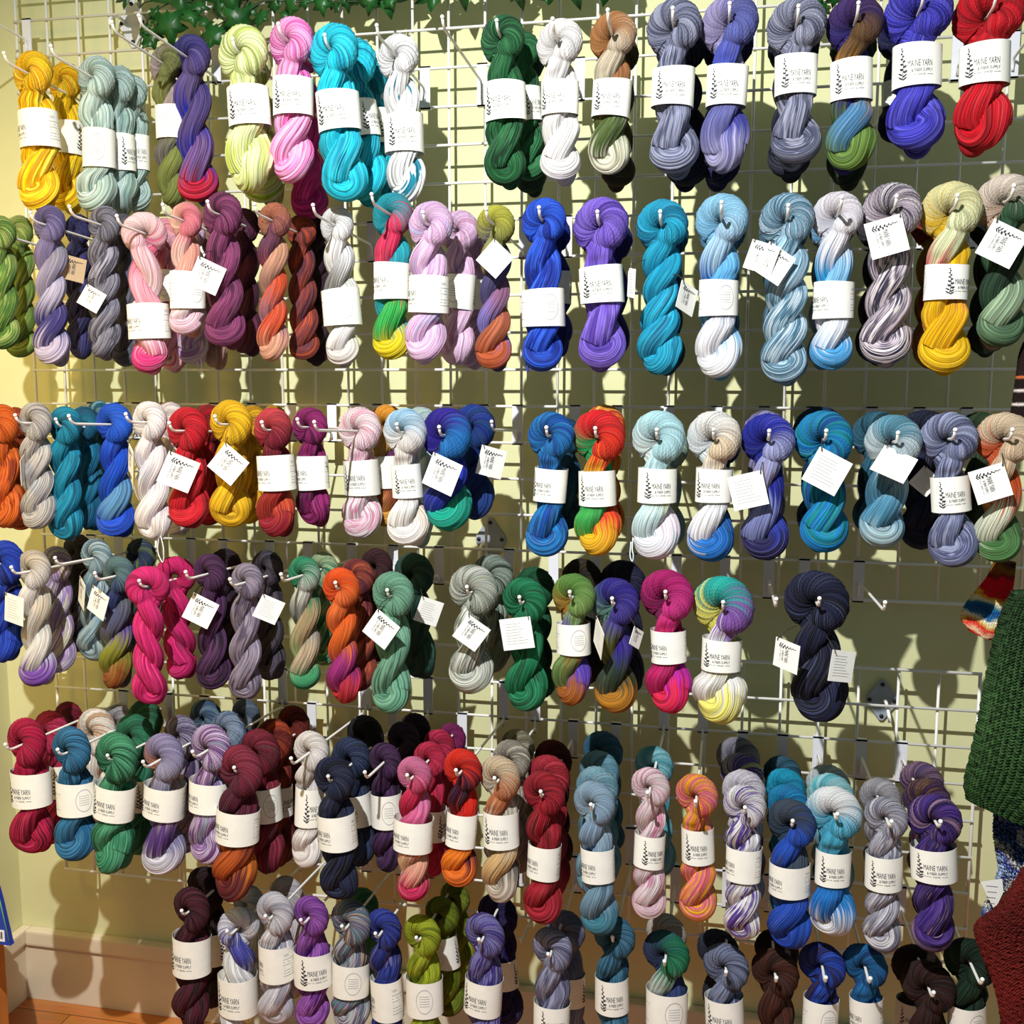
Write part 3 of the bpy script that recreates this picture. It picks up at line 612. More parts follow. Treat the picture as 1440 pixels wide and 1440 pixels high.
sk('mauve grey', (348, 818), (343, 983), 50, '~ 7c7088 9c90a4 5c5068', tip=(323, 822), tg=[(378, 857, 32, 24, dict(side='B', yaw=30))])
sk('dark mauve', (376, 800), (380, 955), 50, '~ 4c4454 2c2834', d=.14, behind='mauve grey')
sk('green and cream', (428, 808), (430, 968), 50, '3c9464 a8c080 b49c74 1c7c54 2c8c64 c4c8c0 8c98a0 b8a488 94b878', tip=(395, 818))
sk('mint green', (455, 800), (458, 935), 46, '~ a4bc90 2c7c5c', d=.13, behind='green and cream')
sk('orange and fuchsia', (480, 827), (485, 990), 56, 'c82c34 8c1c64 e0641c ec5418 e8500c ec7030 d06024 9c2478 c43434', ext=.03)
sk('rusty orange', (503, 812), (506, 970), 52, '~ c05c3c 8c3c2c 5c1c30', d=.17, behind='orange and fuchsia')
sk('dark maroon', (530, 797), (528, 930), 50, '~ 30141c 481c24', d=.1, behind='orange and fuchsia', where='deepest')
sk('sage green', (553, 837), (550, 1001), 64, '~ 5c9478 78ac90 44745c', tg=[(536, 885, 40, 34, dict(yaw=-6))], ext=.035)
sk('deep spruce', (582, 808), (590, 955), 60, '~ 1c3c34 285448', tg=[(603, 860, 34, 24, dict(yaw=35, side='B'))], d=.14, behind='sage green')
sk('silver sage', (666, 831), (662, 973), 72, '~ a4ac98 ccccc4 788474 dcd8d4', tg=[(663, 890, 38, 34, dict(yaw=10))])
sk('grey sage', (693, 810), (690, 945), 62, '~ 5c7064 94a094 344438', d=.15, behind='silver sage')
sk('emerald green', (738, 845), (741, 998), 66, '~ 0c6c40 188054 0a4c2c', tg=[(727, 891, 44, -8, dict(side='B'))])
sk('pine green', (752, 827), (756, 985), 60, '~ 0c5434 083820', d=.16, behind='emerald green')
sk('bronze and leaf green', (807, 838), (803, 990), 64, 'a85c1c 6c8c4c 8c5c1c b07c24 5c8c3c 7c9c54 7c54c0 5c40b0 b4701c', band=(808, 899, 48, 43, 150))
sk('dark bronze', (818, 815), (825, 960), 60, '~ 34240c 1c1c14', d=.15, behind='bronze and leaf green')
sk('violet and bronze', (865, 847), (866, 1000), 70, 'b0741c 2c3c28 2c1c7c 5c8478 2c2084 443890 6c7430 2c3820 a86818', tg=[(842, 897, 44, 24, dict(side='B', yaw=-68)), (895, 897, 26, 30, dict(yaw=60))])
sk('blue black', (876, 820), (878, 980), 66, '~ 10102c 18183c', d=.15, behind='violet and bronze')
sk('magenta and plum', (938, 838), (942, 1001), 76, 'e01c4c c01c64 a0145c 7c1050 b4186c cc2c84 d01c58 b01c94 d81c50', band=(939, 910, 50, 46, -42))
sk('pastel multicolour', (1017, 852), (1010, 1015), 88, 'ece470 f0ece8 e8e058 e8e068 1cb0a4 8c5cb4 f0eef0 ece8e4 f0ecb0', band=(1014, 922, 56, 46, -14))
sk('navy black', (1148, 846), (1152, 1013), 92, '~ 10122c 1a1e40 0a0c1c 343e64', tg=[(1106, 922, 44, 10, dict(yaw=-42)), (1184, 937, 46, 14, dict(side='B', yaw=38))], ext=.06)

row(5)
sk('crimson', (38, 1044), (46, 1200), 62, '~ a40c3c bc1448 78082c', band=(42, 1110, 50, 43, -12), tip=(8, 1057))
sk('second crimson', (72, 1030), (78, 1184), 56, '~ a01040 c03060 70082c', band=(76, 1098, 42, 42, 60), d=.14, behind='crimson')
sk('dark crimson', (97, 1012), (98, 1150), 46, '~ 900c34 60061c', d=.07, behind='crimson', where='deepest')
sk('denim blue', (101, 1055), (108, 1207), 60, '~ 205c88 3478a4 144468', band=(105, 1123, 48, 43, 180), tip=(90, 1057))
sk('white with rust flecks', (137, 1030), (150, 1190), 62, '~ e8e0d8 f0ece8 d4b090', d=.14, behind='denim blue')
sk('pale grey', (168, 1016), (170, 1160), 46, '~ a8a4ac 7c7884', d=.07, behind='denim blue', where='deepest')
sk('jade green', (164, 1066), (157, 1224), 66, '~ 2c7c58 4c9c74 1c5c40', band=(157, 1129, 52, 44, -14), ext=.03)
sk('second jade green', (190, 1036), (196, 1198), 60, '~ 2c7c5c 1c5440', band=(192, 1118, 44, 42, 60), d=.15, behind='jade green')
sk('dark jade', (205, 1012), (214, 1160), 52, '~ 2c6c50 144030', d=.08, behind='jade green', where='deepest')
sk('mauve and denim', (231, 1065), (230, 1226), 62, 'd8d4e0 5c3c84 c0a8b4 c08060 8c84ac a8a4c0 7478a0 8c84b0 ccc8dc', band=(228, 1128, 54, 42, -30), tip=(202, 1075))
sk('dusk lavender', (256, 1034), (264, 1196), 54, '~ 6c6080 a49cb8 44345c', d=.14, behind='mauve and denim')
sk('violet and pearl', (297, 1052), (294, 1211), 62, '~ a07cb0 c8b4d4 7c4c90 a4a8c0', band=(287, 1120, 52, 40, -50), tip=(271, 1067))
sk('steel blue', (322, 1028), (326, 1180), 54, '~ 5c7494 8498b4 485878', d=.16, behind='violet and pearl')
sk('storm blue', (290, 1010), (300, 1150), 50, '~ 3c5474 7c9cb0', d=.08, behind='violet and pearl', where='left and')
sk('slate blue', (346, 1006), (350, 1150), 44, '~ 6c7c94 4c5c74', d=.07, behind='violet and pearl', where='deepest')
sk('maroon and orange', (338, 1084), (328, 1262), 68, '5c141c d0701c 4c1028 641830 84243c 54102c 481024 b8541c 641820', band=(329, 1162, 57, 43, -42), ext=.025)
sk('wine maroon', (366, 1058), (374, 1229), 62, '~ 5c1428 841c34 3c0c1c', band=(371, 1132, 46, 44, 170), d=.17, behind='maroon and orange')
sk('terracotta', (387, 1040), (392, 1215), 56, '~ b0441c 7c2414 50141c', band=(393, 1128, 36, 40, 60), d=.11, behind='maroon and orange', where='third')
sk('brick red', (413, 1018), (410, 1170), 50, '~ 7c2414 4c141c', d=.05, behind='maroon and orange', where='deepest')
sk('ivory white', (438, 1056), (432, 1217), 54, '~ e8e0dc f4ecea d8d0cc', band=(431, 1135, 38, 52, 40), tip=(410, 1078))
sk('midnight navy', (470, 1095), (478, 1266), 60, '~ 14182c 20284a 0c0e1c', band=(472, 1170, 52, 46, -44), ext=.03)
sk('dark denim navy', (495, 1066), (506, 1215), 58, '~ 1c2444 2c3c64 101828', band=(500, 1140, 42, 42, -20), d=.16, behind='midnight navy')
sk('black navy', (514, 1034), (520, 1190), 56, '~ 0c0c18 141828', d=.08, behind='midnight navy', where='deepest')
sk('blackberry purple', (542, 1070), (546, 1223), 50, '~ 30183c 4c2858 1c0c24', band=(541, 1140, 43, 45, 150), tip=(513, 1085))
sk('deep blackberry', (568, 1040), (574, 1190), 50, '~ 301838 200c28', d=.14, behind='blackberry purple')
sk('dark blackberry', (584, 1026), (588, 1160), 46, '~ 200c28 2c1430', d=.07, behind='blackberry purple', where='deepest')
sk('raspberry pink', (583, 1090), (582, 1264), 52, 'dc2c64 e8a890 dc5c8c e880b4 e078a4 d02450 c01c44 f0c49c d81c5c', band=(578, 1174, 54, 44, -40), ext=.045)
sk('second raspberry', (605, 1068), (606, 1230), 50, '~ d02c54 b81840', band=(606, 1160, 42, 44, 80), d=.17, behind='raspberry pink')
sk('coral raspberry', (618, 1050), (622, 1200), 48, '~ c82850 a0183c', d=.11, behind='raspberry pink', where='third')
sk('magenta', (636, 1038), (640, 1180), 42, '~ 8c1c64 701450', d=.05, behind='raspberry pink', where='deepest')
sk('flame red', (651, 1082), (645, 1243), 58, 'e8701c 4c0c38 dc2414 e82c14 e0240c 3c0c2c d82c10 f07c1c 480c34', band=(649, 1168, 42, 48, -40), tip=None, ext=.05)
sk('cream with rust spot', (703, 1094), (705, 1265), 62, 'c8b8a8 54504c b8ac9c d8d0bc d0b898 c8784c dcd4c4 d8b078 b4a494', band=(703, 1167, 50, 49, -8), ext=.045)
sk('oatmeal', (720, 1068), (726, 1230), 56, '~ b8b0a0 8c8478 d0c8b8', d=.17, behind='cream with rust spot')
sk('stone grey', (728, 1050), (736, 1190), 50, '~ a8a48c 78745c', d=.09, behind='cream with rust spot', where='deepest')
sk('ruby red', (765, 1115), (763, 1295), 62, '~ 94101c ac1c30 68080f', band=(766, 1213, 46, 48, -55), ext=.035)
sk('second ruby red', (772, 1092), (776, 1260), 62, '~ a01828 b82c40', d=.17, behind='ruby red')
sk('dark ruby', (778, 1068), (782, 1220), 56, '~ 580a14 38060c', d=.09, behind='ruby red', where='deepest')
sk('pale denim', (836, 1129), (843, 1311), 62, '3c7c90 7c98b0 84a0bc a4bccc 94b0c8 8ca8c4 1c3c5c 7494ac 4c8c9c', band=(841, 1217, 47, 48, -42))
sk('second pale denim', (840, 1108), (832, 1255), 62, '~ 6c9cb0 8cb4c4', d=.18, behind='pale denim')
sk('third pale denim', (843, 1084), (850, 1240), 58, '~ 5c94ac 7cacc0', d=.12, behind='pale denim', where='third')
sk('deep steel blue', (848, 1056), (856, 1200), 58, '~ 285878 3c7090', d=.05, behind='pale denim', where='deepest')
sk('blush pink', (915, 1106), (913, 1288), 56, '~ ecc8d4 f4e0e4 dc90b0', band=(912, 1197, 43, 48, 18), ext=.075)
sk('aqua blue', (920, 1076), (926, 1230), 56, '~ 5cacbc 84c0cc', d=.13, behind='blush pink')
sk('orange pink and yellow', (980, 1118), (981, 1292), 62, '~ f0841c f4b41c f06c94 f8a030 ec5470', band=(982, 1190, 46, 50, -4), ext=.075)
sk('white with violet speckle', (1047, 1133), (1043, 1322), 62, '~ e4dce4 f0ecee 5c3ca0 dcd4cc', band=(1046, 1216, 50, 50, -70))
sk('second speckled white', (1046, 1112), (1050, 1270), 62, '~ e4e0e8 d0c8d8', d=.18, behind='white with violet speckle')
sk('violet speckled grey', (1043, 1088), (1052, 1240), 62, '~ a8a0b8 5c48a0 d0d098', d=.12, behind='white with violet speckle', where='third')
sk('shadow grey', (1038, 1066), (1046, 1210), 62, '~ 6c6c80 949098', d=.05, behind='white with violet speckle', where='deepest')
sk('cobalt and charcoal', (1113, 1157), (1108, 1335), 70, '1c44b4 0c5cb0 3c4858 2c4458 3c4858 1c50c4 4c4c48 1c4cbc 1848b8', band=(1109, 1238, 58, 46, -62), ext=.03)
sk('turquoise', (1108, 1132), (1110, 1290), 62, '~ 1490c4 1c78b4', d=.18, behind='cobalt and charcoal')
sk('cyan', (1104, 1108), (1108, 1250), 58, '~ 10a4cc 1c90bc', d=.12, behind='cobalt and charcoal', where='third')
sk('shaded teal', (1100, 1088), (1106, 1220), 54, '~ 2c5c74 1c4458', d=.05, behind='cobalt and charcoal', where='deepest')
sk('turquoise and white', (1173, 1142), (1168, 1317), 78, 'f0f0f4 1c74cc 3cacd4 58b8d8 f0f0f2 48b0d4 5cb4d8 2480cc f4f0f0', band=(1172, 1222, 50, 52, -4))
sk('aqua tinted', (1168, 1118), (1172, 1260), 66, '~ 5cc0d0 9cd4dc', d=.17, behind='turquoise and white')
sk('white aqua', (1165, 1104), (1170, 1230), 62, '~ d4dcdc b4c8cc', d=.1, behind='turquoise and white', where='deepest')
sk('silver grey', (1246, 1149), (1239, 1335), 62, '~ a8a4b4 c8c4d0 7c7c90 dcd8de', band=(1243, 1227, 53, 51, -8), ext=.06)
sk('pearl grey', (1238, 1122), (1240, 1270), 60, '~ bcb8bc a4a0a8', d=.16, behind='silver grey')
sk('deep purple', (1314, 1152), (1311, 1333), 76, '~ 3c2078 5c3c94 281454 a07c9c', band=(1317, 1215, 66, 50, -16))
sk('mauve brown', (1303, 1124), (1310, 1290), 66, '~ 5c446c 3c1c40 7c5c3c', d=.16, behind='deep purple')
sk('dusky violet', (1296, 1098), (1304, 1240), 60, '~ 5c4878 8c6c84 3c2854', d=.09, behind='deep purple', where='deepest')

row(6)
sk('dark oxblood', (270, 1278), (269, 1450), 56, '~ 38101f 501428 220a14', band=(265, 1344, 50, 49, -18), ext=.04)
sk('black maroon', (290, 1250), (302, 1412), 58, '~ 1c0810 2a0c18', band=(300, 1334, 44, 42, 90), d=.15, behind='dark oxblood')
sk('white blue and lemon', (336, 1303), (334, 1478), 52, 'e4e4f0 e8e8f0 ececf0 f0f0f0 e0e0f0 4c50b4 f0ece8 f0e8a0 8cb0e0', band=(332, 1400, 52, 50, -16), hand=-1)
sk('ice blue white', (350, 1270), (356, 1420), 50, '~ a4c0d4 e0e4ec', d=.15, behind='white blue and lemon')
sk('dove white', (387, 1284), (389, 1440), 56, '~ ccc8d4 e4e0e8 a8a4b4', band=(386, 1354, 47, 47, -66), tip=(373, 1290))
sk('cloud white', (404, 1258), (412, 1400), 50, '~ d8d0d4 bcb4bc', d=.13, behind='dove white')
sk('bright violet', (438, 1287), (440, 1442), 52, '~ 7c3c9c a05cb8 5c1c80', band=(439, 1362, 52, 46, 22), tip=(423, 1293))
sk('grey teal and peach', (494, 1296), (492, 1448), 60, '~ 8ca0a0 b4b0b4 6c5c7c 5c8c98 d0a890', band=(491, 1377, 50, 46, 150), ext=.05)
sk('fern green', (511, 1272), (516, 1420), 46, '~ 5c9c6c 3c7c54', d=.14, behind='grey teal and peach')
sk('indigo blue', (540, 1306), (545, 1490), 54, '~ 20308c 3444a8 14206c 6c68a0', band=(544, 1406, 43, 54, -75))
sk('chartreuse', (594, 1315), (599, 1475), 56, '~ 8c9c14 a8b424 6c7c0c', band=(595, 1402, 50, 50, 140), ext=.04)
sk('olive chartreuse', (622, 1286), (634, 1425), 50, '~ 7c8c14 5c6c10', band=(628, 1340, 34, 44, 100), d=.16, behind='chartreuse')
sk('bright moss', (640, 1262), (652, 1390), 44, '~ 98a830 6c7c1c', d=.09, behind='chartreuse', where='deepest')
sk('periwinkle and purple', (682, 1314), (680, 1485), 60, '~ 5c4ca0 8480bc 3c2480 9088b4', band=(677, 1402, 52, 49, -22))
sk('midnight purple', (700, 1286), (712, 1440), 60, '~ 18103c 24185c 0c0820', band=(712, 1372, 36, 40, 100), d=.14, behind='periwinkle and purple')
sk('grey lavender', (777, 1334), (776, 1515), 60, '~ 7c7c9c a0a0bc 5c5c7c', band=(773, 1436, 50, 50, 12))
sk('smoky lavender', (796, 1308), (803, 1480), 56, '~ 7078a0 9498b8', band=(802, 1394, 44, 44, 100), d=.15, behind='grey lavender')
sk('petrol blue', (864, 1316), (861, 1495), 60, '~ 2c6080 447c98 1c4864', band=(856, 1400, 47, 49, 6), ext=.035)
sk('green and slate half', (937, 1340), (939, 1510), 66, 'c4ccd0 5c94a4 2c3c6c 2c3c64 1c7c54 d4dcd8 2c8464 1c7050', band=(937, 1420, 58, 56, 150), ext=.06)
sk('cream', (937, 1312), (944, 1460), 58, '~ d4ccc0 b8b0a4', d=.17, behind='green and slate half')
sk('slate blue grey', (1021, 1358), (1020, 1520), 66, '~ 5c6484 8890b0 444c68', band=(1018, 1430, 55, 54, -20))
sk('stormy slate', (1010, 1336), (1016, 1480), 62, '~ 3c4258 2c3040', d=.15, behind='slate blue grey')
sk('chocolate brown', (1090, 1366), (1090, 1520), 68, '~ 38180f 502416 200c08')
sk('dark cocoa', (1092, 1336), (1092, 1480), 62, '~ 1c0c0a 2c140f', d=.14, behind='chocolate brown')
sk('royal blue and umber', (1156, 1356), (1154, 1525), 66, '~ 1c3cac 2c54c4 14287c 3c2024', band=(1153, 1432, 50, 56, 150), ext=.075)
sk('sapphire teal', (1216, 1357), (1219, 1520), 64, '~ 14549c 1c70ac 0c3c78', band=(1220, 1430, 48, 54, -60), ext=.075)
sk('espresso brown', (1305, 1386), (1309, 1545), 76, '~ 24100e 381a16 140808', ext=.05)
sk('bitter chocolate', (1290, 1362), (1284, 1500), 72, '~ 1c0c0a 2a1410', band=(1275, 1432, 46, 50, -10), d=.15, behind='espresso brown')
sk('bottle green', (1364, 1352), (1362, 1520), 72, '~ 0c2418 123420 061410', band=(1358, 1436, 54, 46, 150), ext=.09)
# hooks that hold nothing
display_hook(at(622, 36, .31), .31, 'bare white hook left of the dark forest green skein, top row')
display_hook(at(1091, 853, .37), .38, 'bare white hook between the pastel multicolour and navy black skeins')
display_hook(at(1243, 858, .37), .38, 'bare white hook right of the navy black skein, fourth row')
display_hook(at(693, 604, .24), .25, 'bare white hook right of the navy and indigo skein, third row')
display_hook(at(733, 1326, .23), .24, 'bare white hook between the periwinkle and grey lavender skeins, bottom row', lower=True)
display_hook(at(30, 52, .03), .30, 'bare white hook at the left edge above the sunny yellow skein, top row')
display_hook(at(1428, 78, .03), .22, 'bare white hook right of the cherry red skein, top row')

# ------------------------------------------------------------------ ivy trailing over the top of the grid
def ivy_leaf(bm, p, size, rot, tilt, yaw):
    out = [(0, -.42), (.10, -.30), (.34, -.40), (.40, -.22), (.30, -.08), (.52, .10), (.30, .20), (.18, .22), (.10, .42), (0, .62)]
    pts = out + [(-x, y) for x, y in out[-2:0:-1]]
    Mx = Matrix.Rotation(yaw, 3, 'Z') @ Matrix.Rotation(tilt, 3, 'X') @ Matrix.Rotation(rot, 3, 'Y')
    cs = [bm.verts.new(p + Mx @ (Vector((0, -.04, .05)) * size))]
    ring = [bm.verts.new(p + Mx @ (Vector((x, .07 * abs(x) * 2 + .03 * math.sin(9 * y), y)) * size)) for x, y in pts]
    for a, b in zip(ring, ring[1:] + ring[:1]): bm.faces.new((cs[0], a, b))
M_leaf = mat('ivy_green', '184c1a', .4, noise=.4, scale=25, spec=.4)
M_leaf.node_tree.nodes['Principled BSDF'].inputs['Subsurface Weight'].default_value = 0
M_vine = mat('ivy_stem', '2a3418', .7)
rng = random.Random(12)
def ivy(label, leaves, stems, base):
    t = thing('ivy_garland', at(*base, .03), label, 'ivy garland'); o0 = t.location.copy()
    bm = bmesh.new()
    for px, py, sz, rot, d in leaves:
        ivy_leaf(bm, at(px, py, d) - o0, 1.3 * sz * mpp(px, py, d), math.radians(rot), rng.uniform(-.5, .4), rng.uniform(-.6, .6))
    f = obj('foliage', bm, M_leaf, t, True); f['kind'] = 'stuff'
    so = f.modifiers.new('thickness', 'SOLIDIFY'); so.thickness = .0006
    bm = bmesh.new()
    for st in stems: add_tube(bm, spline([at(*q) - o0 for q in st], 6), .0014, 6)
    obj('vine', bm, M_vine, t)
lv = [(213, 52, 24, 165, .05), (201, 44, 15, 120, .05), (206, 60, 17, 200, .05), (222, 28, 20, 60, .04), (238, 36, 36, 175, .06), (218, 18, 14, 30, .05), (204, 38, 14, 80, .05), (270, 22, 24, 170, .06), (281, 8, 20, 110, .05),
      (262, 6, 18, 20, .04), (298, 50, 32, 200, .07), (306, 14, 22, 150, .06), (288, 30, 16, 90, .05), (318, 38, 22, 140, .06), (336, 30, 34, 170, .07), (352, 12, 22, 60, .05), (367, 24, 22, 120, .06), (384, 6, 18, 40, .05),
      (408, 10, 24, 190, .06), (402, 20, 14, 150, .05), (428, 2, 16, 100, .05), (452, 6, 22, 170, .06), (474, 10, 14, 150, .05), (488, 2, 20, 170, .05), (520, 4, 22, 190, .06), (548, 2, 18, 150, .05), (505, -6, 24, 20, .05)]
lv += [(x, -14 - 22 * ((i * 7) % 3), 40 + 6 * (i % 4), 170 + 25 * math.sin(i * 2.1), .03 + .015 * (i % 3)) for i, x in enumerate(range(180, 620, 24))]
ivy('trailing ivy with dark green lobed leaves over the upper left of the grid', lv,
    [[(196, 66, .05), (203, 40, .05), (214, 20, .05), (240, 4, .04), (275, 2, .04), (310, -4, .04)], [(196, 12, .04), (205, 3, .04), (228, 2, .04), (250, 10, .05)], [(235, 20, .05), (262, 18, .05), (290, 14, .05), (310, 26, .06), (330, 22, .06)],
     [(340, 22, .06), (372, 2, .05), (410, 3, .05), (450, 2, .05), (500, 2, .05), (560, -4, .04), (620, -12, .04)], [(300, 40, .06), (318, 28, .06), (340, 12, .05), (352, -4, .04)]], (300, -6))
lv = [(x, -20 - 16 * ((i * 5) % 3), 42 + 8 * (i % 3), 175 + 20 * math.sin(i * 1.7), .03 + .015 * (i % 3)) for i, x in enumerate(range(650, 860, 26))] + [(768, -4, 16, 170, .05), (722, -6, 16, 150, .05)]
ivy('short run of ivy above the dark green and white skeins', lv, [[(620, -12, .04), (700, -16, .04), (780, -12, .04), (860, -18, .04)]], (740, -14))
lv = [(1146, 6, 22, 160, .04), (1160, 12, 20, 200, .04), (1152, -8, 26, 170, .04), (1174, -4, 22, 120, .04), (1132, -6, 22, 200, .04)]
ivy('small ivy tuft behind the second slate grey skein', lv, [[(1100, -14, .04), (1140, -6, .04), (1170, -2, .04), (1200, -12, .04)]], (1150, -8))

# ------------------------------------------------------------------ knitted things hanging at the right edge
def knit_mat(name, cols, stops, su, sv, lace=0, wig=.1, fleck=.25):
    m = bpy.data.materials.new(name); m.use_nodes = True; nt = m.node_tree; N = nt.nodes.new; L = nt.links.new
    b = nt.nodes['Principled BSDF']; b.inputs['Roughness'].default_value = .9; b.inputs['Specular IOR Level'].default_value = .15
    uv = N('ShaderNodeUVMap'); uv.uv_map = 'knit'
    sx = N('ShaderNodeSeparateXYZ'); L(uv.outputs['UV'], sx.inputs['Vector'])
    n = N('ShaderNodeTexNoise'); n.inputs['Scale'].default_value = 60; n.inputs['Detail'].default_value = 3; L(uv.outputs['UV'], n.inputs['Vector'])
    n2 = N('ShaderNodeTexNoise'); n2.inputs['Scale'].default_value = 4; L(uv.outputs['UV'], n2.inputs['Vector'])
    def M(op, a, c):
        q = N('ShaderNodeMath'); q.operation = op
        for i, v in enumerate((a, c)):
            if isinstance(v, (int, float)): q.inputs[i].default_value = v
            else: L(v, q.inputs[i])
        return q.outputs[0]
    f = M('ADD', sx.outputs['Y'], M('MULTIPLY', M('SUBTRACT', n2.outputs['Fac'], .5), wig))
    f = M('ADD', f, M('MULTIPLY', M('SUBTRACT', n.outputs['Fac'], .5), fleck * .2))
    r = N('ShaderNodeValToRGB'); e = r.color_ramp.elements
    while len(e) > 1: e.remove(e[-1])
    e[0].position = stops[0]; e[0].color = lin(cols[0])
    for p, c in zip(stops[1:], cols[1:]): e.new(p).color = lin(c)
    L(f, r.inputs['Fac']); hs = N('ShaderNodeHueSaturation'); L(r.outputs['Color'], hs.inputs['Color'])
    mr = N('ShaderNodeMapRange'); mr.inputs['From Min'].default_value = .3; mr.inputs['From Max'].default_value = .7; mr.inputs['To Min'].default_value = 1 - fleck * 1.6; mr.inputs['To Max'].default_value = 1 + fleck * 1.6
    L(n.outputs['Fac'], mr.inputs['Value']); L(mr.outputs['Result'], hs.inputs['Value']); L(hs.outputs['Color'], b.inputs['Base Color'])
    return m
def knit(name, label, cat, left, right, d, thick, m, st=.0042, amp=.0016, folds=0, lace=False, group=None, back=0.0):
    """soft knitted tube: for each height a flattened loop between the left and right outline, with v stitches raised in relief"""
    Lp = spline([at(x, y, d + (q[0] if q else 0)) for x, y, *q in left], 8); Rp = spline([at(x, y, d + (q[0] if q else 0)) for x, y, *q in right], 8)
    def resample(P, n):
        P = np.array([tuple(p) for p in P]); s = np.concatenate([[0], np.cumsum(np.linalg.norm(np.diff(P, axis=0), axis=1))]); u = np.linspace(0, s[-1], n)
        return np.stack([np.interp(u, s, P[:, i]) for i in range(3)], 1), s[-1]
    _, ln = resample(Lp, 4); _, ln2 = resample(Rp, 4); rows = max(10, int(max(ln, ln2) / st * 7)); A, _ = resample(Lp, rows); B, _ = resample(Rp, rows)
    wd = np.linalg.norm(B - A, axis=1).max(); cols = max(16, int(wd / st * 7)); cols2 = cols * 2
    t = np.arange(cols2) / cols2 * 2 * PI
    cx = np.sign(np.cos(t)) * np.abs(np.cos(t)) ** .8; cy = np.sign(np.sin(t)) * np.abs(np.sin(t)) ** .75
    mid = (A + B) / 2; half = (A - B) / 2
    v = np.linspace(0, 1, rows)
    cap = np.clip(np.minimum(v, 1 - v) * rows / 7, 0, 1); cap = np.sqrt(1 - (1 - cap) ** 2) * .97 + .03
    V = mid[:, None, :] + half[:, None, :] * cx[None, :, None]
    nx = (np.arange(cols2)[None, :] / cols2) * (2 * wd / st); ny = v[:, None] * (max(ln, ln2) / st * 1.25)
    zig = np.abs((nx % 1) - .5)
    relief = amp * (np.cos(2 * PI * (ny + zig * 1.5)) * .75 - np.abs(np.cos(PI * nx)) ** 6 * .9 + .25 * np.sin(1.7 * ny + 3 * np.sin(nx * .37)))
    if lace: relief = relief - amp * 2.2 * (np.maximum(0, np.cos(2 * PI * nx / 4 + (np.floor(ny / 3) % 2) * PI) * np.cos(2 * PI * ny / 3)) ** 2)
    thk = thick * (1 + (.5 * np.sin(cx * 7 + 1.3)[None, :] + .3 * np.sin(cx * 13 + v[:, None] * 3)) * folds)
    V[:, :, 1] += -(cy[None, :] * (thk * cap[:, None] + relief))
    V[:, :, 0] -= np.sign(cx)[None, :] * np.abs(cx)[None, :] ** 6 * relief * 1.0
    t0 = thing(name, tuple(mid[0]), label, cat, group)
    V = V.reshape(-1, 3) - mid[0]
    i, j = np.meshgrid(np.arange(rows - 1), np.arange(cols2), indexing='ij'); j2 = (j + 1) % cols2
    Fq = np.stack([i * cols2 + j, i * cols2 + j2, (i + 1) * cols2 + j2, (i + 1) * cols2 + j], -1).reshape(-1, 4)
    faces = [tuple(q) for q in Fq.tolist()] + [tuple(range(cols2))[::-1], tuple(range((rows - 1) * cols2, rows * cols2))]
    me = bpy.data.meshes.new('knitted_fabric'); me.from_pydata(V.tolist(), [], faces)
    uvl = me.uv_layers.new(name='knit'); li = np.zeros(len(me.loops), np.int32); me.loops.foreach_get('vertex_index', li)
    uu = (cx[li % cols2] + 1) / 2 * (wd / max(ln, ln2)); vv = (li // cols2) / (rows - 1); uvl.data.foreach_set('uv', np.stack([uu, vv], 1).astype(np.float32).ravel())
    for p in me.polygons: p.use_smooth = True
    o = mesh_obj('knitted_fabric', me, m, t0); return t0
sock = knit('baby_sock', 'small knitted sock with red, blue and cream stripes beside the dark green knit', 'sock',
     [(1400, 786), (1388, 812), (1368, 836), (1353, 858), (1352, 872), (1362, 886)], [(1428, 790), (1425, 820), (1419, 850), (1412, 874), (1404, 892), (1390, 900)], .20, .018,
     knit_mat('striped_sock_wool', ['3c1c18', '8c5c1c', '7c2018', 'd81428', 'd01c24', 'e0b040', 'e4dcb4', '1c6a8c', '1c4c88', '2c6c9c', 'e8e0c0', 'd8b868', 'd01818', 'e0c8a0', 'c01414'], [0, .1, .18, .24, .42, .47, .52, .57, .63, .70, .75, .80, .85, .93, .97], 30, 40, wig=.3), st=.0026, amp=.0007)
knit('striped_legging', 'dark brown knitted legwarmer with thin white and orange stripes at the right edge', 'legwarmer',
     [(1440, 480), (1433, 500), (1429, 530), (1424, 565), (1420, 592), (1420, 600)], [(1500, 480), (1500, 500), (1500, 530), (1500, 565), (1500, 592), (1498, 600)], .26, .022,
     knit_mat('dark_striped_wool', ['1c1210', '241614', 'c86c3c', '1c1210', '1c1210', 'd8ccc4', '1c1210', '20140f', 'd8ccc4', '1c1210', '1c1210', 'c8b8a8', '1c1210'], [0, .40, .42, .45, .55, .57, .60, .71, .735, .76, .9, .93, .96], 30, 40, wig=.02, fleck=.15), st=.0026, amp=.0007)
knit('green_cardigan', 'dark green chunky knitted garment hanging at the right edge', 'cardigan',
     [(1425, 830), (1408, 866), (1396, 910), (1386, 960), (1377, 1010), (1366, 1060), (1357, 1100), (1360, 1124)], [(1560, 830), (1560, 870), (1560, 920), (1560, 980), (1560, 1040), (1550, 1100), (1530, 1150), (1470, 1172)], .34, .030,
     knit_mat('forest_wool', ['20331c', '283f22', '304b28', '223a1b'], [0, .3, .6, 1], 30, 40, fleck=.55), st=.0078, amp=.0030, folds=.12)
